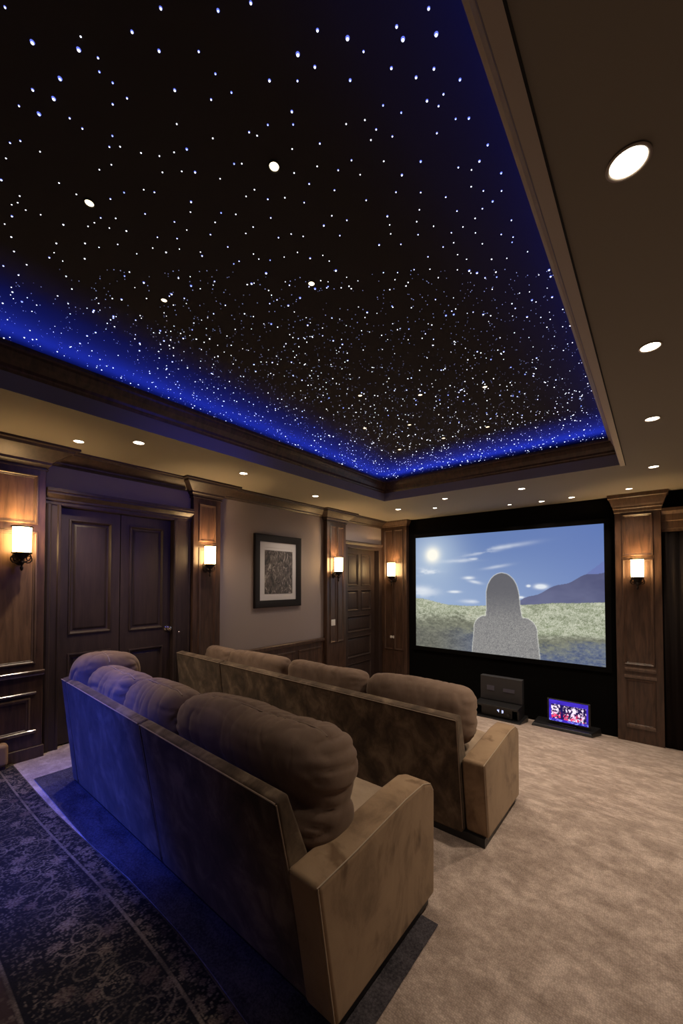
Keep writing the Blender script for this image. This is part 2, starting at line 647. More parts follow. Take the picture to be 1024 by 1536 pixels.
bm = BM()
mbox(bm, wmp, 2.735, 4.70, 0, 0.016, -0.35, 0.56)
obj('board', bm, M['wood'], wn_root)
bm = BM()
extrude(bm, wmp, [(0, 0.535), (0.03, 0.54), (0.045, 0.56), (0.045, 0.588), (0.034, 0.597), (0, 0.6)], 2.735, 4.70)
obj('rail', bm, M['wood'], wn_root, smooth=True, sharp=30)
bm = BM()
frames(bm, wmp, 0.016, [(2.80, 3.40, -0.05, 0.47), (3.46, 4.06, -0.12, 0.47), (4.12, 4.64, -0.18, 0.47)])
obj('panel_moulding', bm, M['wood'], wn_root, smooth=True, sharp=25)
bm = BM()
mbox(bm, left, 5.19, D2[0] - 0.1, 0, 0.014, -0.6, 0.1)
mbox(bm, left, 0.985, 1.03, 0, 0.014, 0.0, 0.12)
tag(obj('baseboard_left', bm, M['wood']), kind='structure')


# ------------------------------------------------------------------ doors
def door_leaf(root, y0, y1, z0, z1, x, panels, name='door_leaf', mat=None):
    """stiles and rails standing proud of a thin core, with moulded sunk panels"""
    loc = root.location

    def mp(u, v, k):
        return tuple(Vector((x + k, u, v)) - loc)
    bm = BM()
    us = sorted({y0, y1, *[p[0] for p in panels], *[p[1] for p in panels]})
    vs = sorted({z0, z1, *[p[2] for p in panels], *[p[3] for p in panels]})

    def inside(u, v):
        return any(p[0] < u < p[1] and p[2] < v < p[3] for p in panels)
    for a, c in zip(us, us[1:]):
        for d, e in zip(vs, vs[1:]):
            if not inside((a + c) / 2, (d + e) / 2):
                vv = [bm.verts.new(mp(*p)) for p in ((a, d, 0), (c, d, 0), (c, e, 0), (a, e, 0))]
                bm.faces.new(vv)
    bmesh.ops.remove_doubles(bm, verts=bm.verts[:], dist=1e-5)
    for p in panels:
        panel(bm, mp, *p, [(0, 0), (0.002, 0.010), (0.012, 0.012), (0.020, 0.004), (0.028, -0.014), (0.042, -0.016), (0.060, -0.006), (0.066, -0.005)])
    # edges and back
    mbox(bm, mp, y0, y1, -0.045, -0.022, z0, z1)
    for q in ((y0, y0 + 0.001, z0, z1), (y1 - 0.001, y1, z0, z1), (y0, y1, z0, z0 + 0.001), (y0, y1, z1 - 0.001, z1)):
        mbox(bm, mp, q[0], q[1], -0.03, 0, q[2], q[3])
    return obj(name, bm, mat or M['wood_door'], root, smooth=True, sharp=25)


def knob(root, y, z, x):
    bm = BM()
    mt = Matrix.Translation(Vector((x, y, z)) - root.location) @ Matrix.Rotation(PI / 2, 4, 'Y')
    lathe(bm, [(0.030, 0), (0.030, 0.006), (0.022, 0.010), (0.010, 0.014), (0.009, 0.032), (0.018, 0.038), (0.027, 0.046), (0.029, 0.056), (0.024, 0.066), (0.010, 0.071)], 20, mt)
    o = obj('door_knob', bm, M['chrome'], root, smooth=True)
    o['label'] = 'chrome knob'
    return o


d1 = empty('door_1', 'dark panelled double doors with moulded header between two pilasters', None, (XL, 1.65, 0), kind='structure')
XD = XL - 0.045
la = door_leaf(d1, 1.115, 1.636, 0.012, 2.185, XD, [(1.19, 1.56, 1.005, 2.085), (1.19, 1.56, 0.20, 0.83)])
lb = door_leaf(d1, 1.642, 2.165, 0.012, 2.185, XD, [(1.725, 2.085, 0.99, 2.085), (1.725, 2.085, 0.20, 0.80)])
kn = knob(d1, 2.125, 0.985, XD)
bm = BM()
mt = Matrix.Translation(Vector((XL + 0.03, 2.235, 0.935)) - d1.location) @ Matrix.Rotation(PI / 2, 4, 'Y')
lathe(bm, [(0.010, 0), (0.012, 0.004), (0.008, 0.010), (0.003, 0.012)], 14, mt)
obj('lock_cylinder', bm, M['chrome'], d1, smooth=True)


def dmp(u, v, k):
    return tuple(Vector(left(u, v, k)) - d1.location)


bm = BM()
for (a, c) in ((1.0, 1.112), (2.168, 2.372)):
    extrude(bm, lambda u, v, k: dmp(v, u, k), [(0, a), (0.022, a), (0.030, a + 0.012), (0.030, a + 0.03), (0.020, a + 0.04), (0.020, c - 0.03), (0.027, c - 0.02), (0.027, c - 0.006), (0.02, c), (-0.10, c if c < 2 else c), (-0.10, a if a < 2 else a)], 0.0, 2.20)
mbox(bm, dmp, 1.112, 2.168, -0.10, 0.02, 2.188, 2.22)
obj('casing', bm, M['wood_door'], d1, smooth=True, sharp=25)
bm = BM()
extrude(bm, dmp, [(0, 2.195), (0.03, 2.195), (0.03, 2.222), (0.045, 2.228), (0.045, 2.245), (0.06, 2.262), (0.085, 2.28), (0.085, 2.30), (0.10, 2.304), (0.10, 2.33), (0, 2.33)], 0.99, 2.374)
obj('header', bm, M['wood_door'], d1, smooth=True, sharp=25)

d2 = empty('door_2', 'dark panelled door in the far corner beside the screen wall', None, (XL, 5.8, -0.5), kind='structure')
XD2 = XL - 0.08
l2 = door_leaf(d2, 5.31, 6.29, floor_z(6.3) + 0.02, 2.11, XD2,
               [(5.42, 5.76, 1.42, 2.02), (5.84, 6.16, 1.42, 2.02), (5.42, 5.76, 0.97, 1.35), (5.84, 6.16, 0.97, 1.35),
                (5.42, 6.16, 0.58, 0.88), (5.42, 6.16, 0.12, 0.50), (5.42, 6.16, -0.42, 0.02)])


def d2mp(u, v, k):
    return tuple(Vector(left(u, v, k)) - d2.location)


bm = BM()
mbox(bm, d2mp, 5.20, 5.31, -0.12, 0.03, -0.62, 2.12)
mbox(bm, d2mp, 6.29, 6.385, -0.12, 0.03, -0.62, 2.12)
extrude(bm, d2mp, [(-0.10, 2.10), (0.03, 2.10), (0.03, 2.16), (0.045, 2.17), (0.06, 2.20), (0.06, 2.22), (0, 2.22), (-0.10, 2.2)], 5.195, 6.385)
obj('casing', bm, M['wood_door'], d2, bevel=0.005)


# ------------------------------------------------------------------ screen wall pilasters
def front_pilaster(idx, x0, x1, n, cap, rects, rails, label, mat):
    root = empty('trim_%d' % idx, label, None, ((x0 + x1) / 2, YF, floor_z(YF)), kind='structure')

    def mp(u, v, k):
        return tuple(Vector(front(u, v, k)) - root.location)
    bm = BM()
    mbox(bm, mp, x0, x1, 0, n, floor_z(YF - n) - 0.06, ZS - 0.001)
    obj('shaft', bm, mat, root, bevel=0.006)
    bm = BM()
    frames(bm, mp, n, rects)
    obj('panel_moulding', bm, mat, root, smooth=True, sharp=25)
    if rails:
        bm = BM()
        for u0, u1, z, h, d in rails:
            extrude(bm, mp, [(n, z - h), (n + d * 0.5, z - h), (n + d, z - h * 0.4), (n + d, z - 0.004), (n, z)], u0, u1)
        obj('rail', bm, M['polished'], root, smooth=True, sharp=25)
    bm = BM()
    prev = None
    for k, z in cap:
        ring = [bm.verts.new(mp(*p)) for p in ((x0 - k, z, 0.0), (x0 - k, z, n + k), (x1 + k, z, n + k), (x1 + k, z, 0.0))]
        if prev:
            for i in range(3):
                bm.faces.new((prev[i], prev[i + 1], ring[i + 1], ring[i]))
        prev = ring
    obj('capital', bm, M['wood_mid'], root, smooth=True, sharp=25)
    return root


front_pilaster(11, -0.425, 0.062, 0.10,
               [(0.0, 2.42), (0.008, 2.43), (0.010, 2.47), (0.018, 2.48), (0.020, 2.505), (0.036, 2.53), (0.040, 2.555), (0.054, 2.585), (0.058, 2.61), (0.074, 2.62), (0.076, ZS)],
               [(-0.35, -0.02, 1.84, 2.40), (-0.35, -0.02, 0.40, 1.80), (-0.335, -0.02, -0.40, 0.22)],
               [(-0.335, -0.012, 0.372, 0.05, 0.035), (-0.345, -0.008, 0.275, 0.045, 0.02), (-0.325, -0.025, -0.372, 0.045, 0.028)],
               'panelled walnut pilaster right of the projection screen', M['wood'])
front_pilaster(12, -4.195, -3.63, 0.10, [(0.0, 2.555), (0.012, 2.56), (0.014, 2.585), (0.03, 2.61), (0.036, 2.63), (0.042, 2.64), (0.044, ZS)],
               [(-4.12, -3.92, 0.2, 2.50), (-3.90, -3.70, 0.2, 2.50)], None,
               'plain walnut corner pilaster left of the projection screen', M['wood'])

# header shelf and dark drape right of the right pilaster
bm = BM()
extrude(bm, front, [(0, 2.14), (0.05, 2.14), (0.05, 2.17), (0.062, 2.18), (0.062, 2.27), (0.075, 2.28), (0.075, 2.36), (0.10, 2.40), (0.10, 2.44), (0, 2.44)], 0.064, XR)
tag(obj('trim_13', bm, M['wood_mid'], smooth=True, sharp=25), kind='structure')
bm = BM()
N = 90
a = []
c = []
for i in range(N + 1):
    x = 0.07 + (XR - 0.09) * i / N * 0.95
    y = YF - 0.035 - 0.014 * math.sin(i * 0.85) - 0.004 * math.sin(i * 2.3)
    a.append(bm.verts.new((x, y, floor_z(YF) + 0.02)))
    c.append(bm.verts.new((x, y, 2.135)))
for i in range(N):
    bm.faces.new((a[i], a[i + 1], c[i + 1], c[i]))
cu = obj('curtain', bm, M['curtain'], smooth=True, sharp=80)
sd = cu.modifiers.new('t', 'SOLIDIFY')
sd.thickness = 0.004
tag(cu, 'dark floor-length drape right of the right-hand pilaster', 'curtain')

# ------------------------------------------------------------------ projection screen
SX0, SX1, SZ0, SZ1 = -3.475, -0.554, 0.316, 2.312
scr = empty('projection_screen', 'large lit projection screen showing a hooded figure in a sunny meadow', 'screen', ((SX0 + SX1) / 2, YF, SZ0))
H_, W_ = 260, 380
v, u = np.mgrid[0:1:H_ * 1j, 0:1:W_ * 1j]
v = 1 - v[::-1] if False else v            # v = 0 bottom
t = 1 - v                                  # t = 0 top


def C(r, g, b_):
    return np.array(lin((r, g, b_)))


def mixc(a_, b_, f):
    f = np.clip(f, 0, 1)[..., None]
    return a_ * (1 - f) + b_ * f


def sst(a_, b_, x):
    k = np.clip((x - a_) / (b_ - a_), 0, 1)
    return k * k * (3 - 2 * k)


n1 = value_noise(H_, W_, (9, 7), 1) * 0.55 + value_noise(H_, W_, (22, 16), 2) * 0.3 + value_noise(H_, W_, (60, 44), 3) * 0.15
fine = rng.random((H_, W_))
n2 = value_noise(H_, W_, (6, 9), 5)
sky = mixc(mixc(C(108, 134, 182), C(96, 121, 180), u), mixc(C(158, 180, 210), C(116, 138, 190), u), sst(0.0, 0.62, t))
sunu, sunt = 0.115, 0.165
asp = 1.46
ds = np.hypot((u - sunu) * asp, t - sunt)
sky = mixc(sky, C(190, 208, 226), np.exp(-(ds / 0.24) ** 2) * 0.75)
# clouds: streaks and puffs


def cloud(cu_, ct, ru, rt, amp, tilt=0.0):
    du = (u - cu_) / ru
    dt = (t - ct + tilt * (u - cu_)) / rt
    return np.clip(np.exp(-(du ** 2 + dt ** 2)) * (0.35 + 1.3 * n1) * amp, 0, 1) * sst(0.38, 0.62, n1 + 0.1 * fine + 0.25 * np.exp(-(du ** 2 + dt ** 2)))


cl = np.zeros((H_, W_))
for args in ((0.52, 0.130, 0.13, 0.016, 0.6, 0.16), (0.42, 0.165, 0.10, 0.014, 0.55, 0.2), (0.29, 0.225, 0.10, 0.015, 0.6, 0.02),
             (0.37, 0.215, 0.03, 0.012, 0.8, 0), (0.07, 0.315, 0.075, 0.028, 1.25, 0), (0.12, 0.325, 0.03, 0.014, 0.9, 0),
             (0.03, 0.50, 0.10, 0.045, 1.0, 0), (0.345, 0.375, 0.030, 0.012, 0.9, 0.0), (0.38, 0.41, 0.035, 0.012, 0.8, -0.3), (0.255, 0.495, 0.035, 0.010, 1.1, 0),
             (0.725, 0.445, 0.026, 0.016, 1.8, 0), (0.665, 0.44, 0.009, 0.008, 1.6, 0), (0.50, 0.285, 0.06, 0.012, 0.5, 0.2),
             (0.36, 0.575, 0.06, 0.014, 0.7, 0), (0.625, 0.53, 0.015, 0.008, 1.3, 0)):
    cl = np.maximum(cl, cloud(*args))
sky = mixc(sky, C(226, 232, 240), cl)
sky = mixc(sky, C(255, 252, 238), np.exp(-(ds / 0.062) ** 2) * 1.6)
img = sky
# mountains at the right
mt1 = 0.575 - 0.215 * np.clip((u - 0.60) / 0.33, 0, 1) ** 0.9 - 0.03 * np.clip((u - 0.93) / 0.07, 0, 1) + 0.014 * (n2 - 0.5) + 0.008 * np.sin(u * 46)
mt2 = 0.385 - 1.25 * (u - 0.90)
m2 = (t > mt2) & (u > 0.88)
img = np.where(m2[..., None], mixc(img, C(104, 112, 172), np.full_like(u, 0.6)), img)
m1 = (t > mt1) & (u > 0.58)
img = np.where(m1[..., None], mixc(C(74, 78, 114), C(104, 108, 140), n1 * 1.0 + 0.3 * sst(0.40, 0.58, t)), img)
# meadow
hor = 0.560 + 0.050 * sst(0.0, 0.24, u) - 0.055 * sst(0.35, 1.0, u) + 0.008 * (n2 - 0.5) + 0.006 * (fine - 0.5)
gm = t > hor
dep = np.clip((t - hor) / (1 - hor), 0, 1)
gl = value_noise(H_, W_, (50, 30), 8) * 0.45 + value_noise(H_, W_, (110, 90), 9) * 0.55
band = value_noise(H_, W_, (7, 3), 12)
g = mixc(C(128, 138, 108), C(204, 206, 186), gl + 1.0 * (fine - 0.5))
lf = sst(0.62, 0.1, u)
shade = np.clip(dep * (0.95 + 0.45 * lf) + 0.30 * (0.55 - gl) + 0.35 * (band - 0.5) - 0.42 * np.exp(-((dep - 0.47 - 0.08 * (u - 0.8)) / 0.10) ** 2) * (u > 0.5), 0, 1)
g = mixc(g, mixc(C(96, 98, 86), C(140, 142, 124), gl + 0.5 * (fine - 0.5)), sst(0.12, 0.55, shade))
g = mixc(g, mixc(mixc(C(72, 84, 118), C(82, 83, 78), lf), mixc(C(120, 132, 156), C(130, 130, 118), lf), gl * 0.9 + 0.5 * (fine - 0.5)), sst(0.54, 0.95, shade))
img = np.where(gm[..., None], g, img)
# seated hooded figure, outlined by the sun
cu0 = 0.528
tt_ = np.clip((t - 0.335) / 0.215, 0, 1)
wid = 0.089 * np.clip(1 - (1 - tt_) ** 2.3, 0, 1) ** 0.5 + 0.012 * sst(0.55, 0.78, t)
head = (np.abs(u - cu0 - 0.008 * sst(0.4, 0.75, t)) < wid) & (t > 0.335) & (t < 0.76)
ss_ = np.clip((t - 0.685) / 0.115, 0, 1)
sh = 0.100 + 0.068 * np.clip(1 - (1 - ss_) ** 2.2, 0, 1) ** 0.6 + 0.010 * sst(0.80, 1.0, t)
body = (np.abs(u - cu0 - 0.010) < sh) & (t > 0.690)
fig = (head | body)
f_ = fig.astype(float)


def blur(a_, k):
    for _ in range(k):
        p = np.pad(a_, 1, mode='edge')
        a_ = (p[:-2, 1:-1] + p[2:, 1:-1] + p[1:-1, :-2] + p[1:-1, 2:] + p[1:-1, 1:-1]) / 5
    return a_


bl = blur(f_, 4)
rim = np.clip(1 - np.abs(bl - 0.5) * 2.6, 0, 1)
knit = 0.5 + 0.5 * np.sin(t * 520) * np.sin(u * 640)
figc = mixc(C(92, 92, 98), C(164, 162, 158), 0.25 * knit + 0.8 * fine * sst(0.2, 0.8, t) + 0.1 * n1)
figc = mixc(figc, C(92, 92, 100), 0.75 * sst(0.78, 0.45, t))
img = np.where(fig[..., None], figc, img)
img = mixc(img, C(240, 240, 232), rim * np.where(f_ > 0, 0.95, 0.45) * (0.6 + 0.4 * fine))
img = np.clip(img, 0, 1)
ms, _, _ = attr_mat('projected_picture', 1.0, 0.8)
sp = color_grid('picture', (SX0, YF - 0.022, SZ0), (SX1 - SX0, 0, 0), (0, 0, SZ1 - SZ0), img, ms)
sp.parent = scr
sp.matrix_parent_inverse = Matrix.Translation(-scr.location)
bm = BM()


def smp(u_, v_, k):
    return tuple(Vector(front(u_, v_, k)) - scr.location)


for q in ((SX0 - 0.07, SX1 + 0.07, SZ1, SZ1 + 0.07), (SX0 - 0.07, SX1 + 0.07, SZ0 - 0.07, SZ0), (SX0 - 0.07, SX0, SZ0, SZ1), (SX1, SX1 + 0.07, SZ0, SZ1)):
    mbox(bm, smp, q[0], q[1], 0.0, 0.03, q[2], q[3])
mbox(bm, smp, SX0, SX1, 0.0, 0.018, SZ0, SZ1)
o = obj('screen_frame', bm, M['black'], scr)
o['label'] = 'black velvet border'

# ------------------------------------------------------------------ framed picture
pic = empty('framed_picture', 'black framed monochrome print with a wide pale mat on the left wall', 'picture', (XL, 3.725, 1.14))


def pmp(u_, v_, k):
    return tuple(Vector(left(u_, v_, k)) - pic.location)


PY0, PY1, PZ0, PZ1 = 3.285, 4.165, 1.14, 2.155
bm = BM()
panel(bm, pmp, PY0, PY1, PZ0, PZ1, [(0, 0.002), (0, 0.030), (0.012, 0.036), (0.04, 0.034), (0.075, 0.026), (0.10, 0.022), (0.10, 0.012)], False)
obj('frame', bm, M['frame'], pic, smooth=True, sharp=25)
bm = BM()
panel(bm, pmp, PY0 + 0.095, PY1 - 0.095, PZ0 + 0.085, PZ1 - 0.085, [(0, 0.014), (0.092, 0.014), (0.095, 0.011)], True)
o = obj('mat_board', bm, M['mat_board'], pic)
o['label'] = 'pale grey mat board'
bm = BM()
mbox(bm, pmp, PY0 + 0.185, PY1 - 0.17, 0.008, 0.0155, PZ0 + 0.19, PZ1 - 0.215)
obj('print', bm, M['print'], pic)


# ------------------------------------------------------------------ wall sconces
def circle(rad, z, n=28, cy=0.0):
    return [(rad * math.cos(2 * PI * i / n), cy + rad * math.sin(2 * PI * i / n), z) for i in range(n)]


def build_sconce():
    """origin on the wall at the foot of the glass; wall plane y = 0, lamp towards -y"""
    root = empty('wall_sconce')
    cy = -0.10
    bm = BM()
    mt = Matrix.Translation((0, 0, -0.03)) @ Matrix.Rotation(PI / 2, 4, 'X')
    lathe(bm, [(0.040, 0), (0.040, 0.006), (0.030, 0.012), (0.016, 0.018), (0.010, 0.022)], 20, mt @ Matrix.Diagonal((1, 1.7, 1, 1)))
    obj('backplate', bm, M['iron'], root, smooth=True)
    bm = BM()
    rs, h = 0.062, 0.215
    mt = Matrix.Translation((0, cy, 0))
    lathe(bm, [(rs - 0.004, h), (rs, h), (rs * 0.985, h * 0.5), (rs * 0.95, 0.0), (rs * 0.95 - 0.004, 0.0), (rs * 0.985 - 0.004, h * 0.5), (rs - 0.004, h)], 36, mt, False)
    o = obj('glass_shade', bm, M['shade'], root, smooth=True, sharp=60)
    o['label'] = 'glowing cylindrical glass shade'
    bm = BM()
    tube(bm, circle(rs + 0.006, h, 36, cy), 0.007, 8, True)
    tube(bm, circle(rs + 0.001, 0.0, 36, cy), 0.006, 8, True)
    for a_ in (PI / 4, 3 * PI / 4, 5 * PI / 4, 7 * PI / 4):
        p = Vector((math.cos(a_), math.sin(a_), 0)) * (rs + 0.004)
        tube(bm, [(p.x, cy + p.y, h), (p.x, cy + p.y, -0.004)], 0.0022, 6)
    obj('rim', bm, M['iron'], root, smooth=True)
    bm = BM()
    mt = Matrix.Translation((0, cy, 0))
    lathe(bm, [(0.004, -0.145), (0.010, -0.135), (0.013, -0.120), (0.006, -0.105), (0.012, -0.092), (0.022, -0.075), (0.012, -0.055), (0.030, -0.035), (0.052, -0.012), (0.056, -0.004)], 20, mt)
    obj('finial', bm, M['iron'], root, smooth=True)
    for s in (-1, 1):
        bm = BM()
        pts = []
        for i in range(26):
            k = i / 25
            a_ = k * 2.3 * PI
            rr = 0.034 * (1 - 0.72 * k)
            pts.append((s * (0.045 + 0.0 - rr * math.cos(a_)), cy + 0.01, -0.045 - rr * math.sin(a_) * 1.2))
        pts = [(s * 0.012, cy, -0.085)] + [(s * 0.006, cy, -0.07)] + pts[2:]
        tube(bm, pts, 0.005, 6)
        tube(bm, [(s * 0.052, cy, -0.006), (s * 0.062, cy, -0.03), (s * 0.05, cy, -0.055), (s * 0.02, cy, -0.075)], 0.0045, 6)
        obj('scroll', bm, M['iron'], root, smooth=True)
    bm = BM()
    tube(bm, [(0, -0.012, -0.05), (0, -0.04, -0.075), (0, cy + 0.03, -0.078), (0, cy, -0.06)], 0.007, 8)
    obj('arm', bm, M['iron'], root, smooth=True)
    bm = BM()
    lathe(bm, [(0.010, 0.03), (0.014, 0.06), (0.019, 0.10), (0.014, 0.135), (0.004, 0.15)], 14, Matrix.Translation((0, cy, 0)))
    obj('bulb', bm, M['shade'], root, smooth=True)
    return root


def copy_tree(o, parent=None):
    c_ = o.copy()
    COL.objects.link(c_)
    if parent is not None:
        c_.parent = parent
    for ch in list(o.children):
        copy_tree(ch, c_)
    return c_


def point_light(name, loc, power, color, radius, parent=None):
    l = bpy.data.lights.new(name, 'POINT')
    l.energy = power
    l.color = color
    l.shadow_soft_size = radius
    o = bpy.data.objects.new(name, l)
    COL.objects.link(o)
    o.location = loc
    if parent:
        o.parent = parent
    return o


sc0 = build_sconce()
WARM = (1.0, 0.66, 0.34)
spots = [((XL + 0.07, 0.805, 1.735), PI / 2, 1.0, 'glowing glass wall sconce on the wide pilaster left of the double doors'),
         ((XL + 0.07, 2.53, 1.70), PI / 2, 1.0, 'glowing glass wall sconce on the pilaster right of the double doors'),
         ((XL + 0.08, 4.86, 1.66), PI / 2, 1.10, 'glowing glass wall sconce between the picture and the far door'),
         ((-3.885, YF - 0.10, 1.60), 0.0, 1.22, 'glowing glass wall sconce on the corner pilaster left of the screen'),
         ((-0.185, YF - 0.10, 1.555), 0.0, 1.10, 'glowing glass wall sconce on the pilaster right of the screen')]
for i, (loc, rz, sc_, lab) in enumerate(spots):
    o = sc0 if i == 0 else copy_tree(sc0)
    o.location = loc
    o.rotation_euler = (0, 0, rz)
    o.scale = (sc_, sc_, sc_)
    tag(o, lab, 'wall lamp', 'wall sconces')
    point_light('sconce_light', (0, -0.10, 0.145), 13.0, WARM, 0.012, o)

# switch plates on the pilasters


def plate(loc, rz, w, h, label):
    root = empty('light_switch', label, 'switch', loc, rz)
    bm = BM()
    box(bm, -w / 2, w / 2, -0.008, 0, -h / 2, h / 2)
    obj('plate', bm, M['white_plastic'], root, bevel=0.003)
    bm = BM()
    box(bm, -w * 0.2, w * 0.2, -0.013, -0.007, -h * 0.28, h * 0.28)
    obj('rocker', bm, M['white_plastic'], root, bevel=0.002)


plate((XL + 0.08, 4.85, 0.83), PI / 2, 0.10, 0.10, 'small white switch plate on the pilaster beside the far door')
plate((-3.945, YF - 0.10, 0.44), 0, 0.09, 0.05, 'small white outlet plate low on the corner pilaster')

# ------------------------------------------------------------------ ceiling lamps
def build_downlight(name, rad, lampmat, trimmat):
    root = empty(name)
    bm = BM()
    lathe(bm, [(rad * 1.02, 0.0), (rad * 1.22, -0.001), (rad * 1.24, -0.004), (rad * 1.16, -0.007), (rad * 1.03, -0.005), (rad * 1.0, -0.001)], 32, None, False)
    obj('trim_ring', bm, trimmat, root, smooth=True, sharp=60)
    bm = BM()
    lathe(bm, [(rad * 1.02, -0.0012), (rad * 0.7, -0.004), (rad * 0.3, -0.0055), (0.0005, -0.006)], 32, None, False)
    o = obj('lamp', bm, lampmat, root, smooth=True)
    o['label'] = 'lit lamp face'
    return root


def spot(loc, power, color, angle=100, blend=0.6, radius=0.03, parent=None):
    l = bpy.data.lights.new('downlight_beam', 'SPOT')
    l.energy = power
    l.color = color
    l.spot_size = R(angle)
    l.spot_blend = blend
    l.shadow_soft_size = radius
    o = bpy.data.objects.new('downlight_beam', l)
    COL.objects.link(o)
    o.location = loc
    o.parent = parent
    return o


dl0 = build_downlight('recessed_downlight', 0.05, M['lamp_warm'], M['band'])
DW = (1.0, 0.82, 0.62)
downs = [(942, 243, 17, 'largest lit ceiling downlight, nearest on the right side of the soffit', 1.0),
         (975, 520, 56, 'second nearest lit downlight in the right soffit row', 1.0),
         (978, 628, 56, 'third lit downlight in the right soffit row', 1.0),
         (980, 700, 56, 'fourth lit downlight of the right soffit row, before the right pilaster', 1.0),
         (943, 733, 10, 'lit downlight directly above the right pilaster capital', 0.85),
         (782, 733, 22, 'lit downlight in the front soffit just beyond the tray, centre right', 0.95),
         (812, 752, 5, 'lit downlight close to the screen wall, left of an amber one', 0.9),
         (857, 746, 5, 'amber downlight close to the screen wall, right of centre', 0.9),
         (667, 748, 14, 'lit downlight in the front soffit just beyond the tray, centre left', 0.85),
         (652, 762, 5, 'small lit downlight near the left end of the screen wall', 0.75),
         (764, 757, 3, 'faint lit downlight over the middle of the screen', 0.6),
         (597, 764, 40, 'bright downlight glowing over the corner pilaster', 1.0),
         (208, 664, 16, 'bright downlight in the left soffit over the double doors', 1.0),
         (118, 662, 46, 'dimmer downlight over the gap between wide pilaster and double doors', 0.9),
         (365, 710, 12, 'lit downlight in the left soffit left of the picture', 1.0),
         (473, 744, 16, 'lit downlight in the left soffit right of the picture', 1.0)]
for i, (px, py, pw, lab, k) in enumerate(downs):
    p = on_plane_z(px, py, ZS)
    p.z = ZS
    o = dl0 if i == 0 else copy_tree(dl0)
    o.location = p
    k *= 0.86 if px == 942 else 0.78
    o.scale = (k, k, k)
    tag(o, lab, 'ceiling light', 'recessed downlights in the soffit')
    spot((0, 0, -0.02), pw, DW, 172 if px == 597 else 110, 0.4 if px == 597 else 0.7, 0.03, o)

for (x, y, lab) in ((-0.9, -1.75, 'added unseen fill downlight in the rear soffit, right of centre'), (-2.5, -1.75, 'added unseen fill downlight in the rear soffit, left of centre')):  # added fill lamps behind the camera, lifting the dark rear
    o = copy_tree(dl0)
    for ch in list(o.children):
        if ch.type == 'LIGHT':
            bpy.data.objects.remove(ch)
    o.location = (x, y, ZS)
    o.scale = (0.8, 0.8, 0.8)
    tag(o, lab, 'ceiling light', 'recessed downlights in the soffit')  # added fill lamps, grouped with the real downlights
    spot((0, 0, -0.02), 6.5, DW, 140, 0.8, 0.03, o)

cs0 = build_downlight('star_ceiling_spotlight', 0.020, M['lamp_amber'], M['groove'])
cs = [(134, 304, 2.5, 'amber ceiling spotlight far left among the stars', 1.0),
      (411, 249, 2.5, 'brightest amber ceiling spotlight, top centre among the stars', 1.1),
      (246, 450, 2.5, 'amber ceiling spotlight near the left cove', 0.9),
      (467, 425, 2.5, 'amber ceiling spotlight in the middle of the star ceiling', 0.95),
      (540, 593, 8, 'orange ceiling spotlight left of the far cluster', 0.95),
      (630, 592, 8, 'white ceiling spotlight at the back edge of the far cluster', 1.0),
      (727, 580, 8, 'amber ceiling spotlight right side of the far cluster', 1.05),
      (614, 637, 8, 'orange ceiling spotlight in the middle of the far cluster', 1.0),
      (547, 642, 8, 'leftmost white ceiling spotlight of the far cluster', 1.0),
      (731, 640, 8, 'amber ceiling spotlight above the right half of the screen', 1.1),
      (665, 657, 8, 'amber ceiling spotlight nearest the front cove, centre', 1.1),
      (599, 674, 8, 'white ceiling spotlight nearest the front left cove corner', 1.2)]
for i, (px, py, pw, lab, k) in enumerate(cs):
    p = on_plane_z(px, py, ZC)
    p.z = ZC
    o = cs0 if i == 0 else copy_tree(cs0)
    o.location = p
    o.scale = (k * 0.8,) * 3
    tag(o, lab, 'ceiling light', 'spotlights among the stars')
    spot((0, 0, -0.02), pw, DW, 85, 0.6, 0.02, o)

# ------------------------------------------------------------------ stars
TL = """15,21,2 97,126,4 242,110,1 236,148,4 294,173,2 298,215,2 180,235,4 98,269,3 161,295,4 57,317,2 117,341,4 338,248,2 381,294,2 338,312,2
209,354,2 247,385,2 482,24,3 396,95,3 477,152,3 596,154,2 654,31,3 752,8,3 952,90,3 893,162,4 944,200,3 892,242,2 808,241,3 646,221,2 694,277,2
633,298,2 524,270,3 530,372,1 638,415,1 560,447,3 522,457,1 478,468,1 423,459,1 337,407,2 328,440,2 360,440,1 298,509,1 334,494,1 545,514,1
585,516,3 487,517,1 660,536,1 702,491,2 725,491,1 747,396,2 771,407,1 803,374,2 875,334,3 879,373,2 876,447,1 959,430,2 951,499,1 1014,510,2
1003,570,2 882,519,1 30,428,2 61,422,2 18,475,1 120,455,1 4,539,3 177,549,1 229,583,1 59,588,1 53,608,1 35,614,1 77,630,1 36,648,3 14,672,1
122,644,1 34,711,2 190,674,2 331,596,2 372,577,2 431,569,1 463,576,2 573,605,3 435,641,2 302,653,2 347,655,1 328,684,1 379,693,2 283,668,1
264,679,1 353,733,1 297,742,1 255,730,2 169,730,2 148,772,3 254,776,2 188,783,1 162,758,1 42,754,2 10,797,3 80,794,2 472,711,2 523,665,2 531,715,2
571,636,1 560,690,1 458,744,1 498,757,2 538,747,1 410,761,1 606,767,3 631,703,2 601,756,1 663,638,2 707,643,1 645,667,1 683,740,2 759,681,1
737,700,1 812,653,2 835,712,2 873,702,1 909,709,1 803,597,2 854,593,1 738,589,1 763,569,1 912,607,2 927,551,2 971,676,3 995,647,1 1019,706,2
852,771,1 810,780,2 892,757,1 930,774,3 968,766,1 987,783,1 717,783,2 701,791,2 760,762,1 776,777,1"""
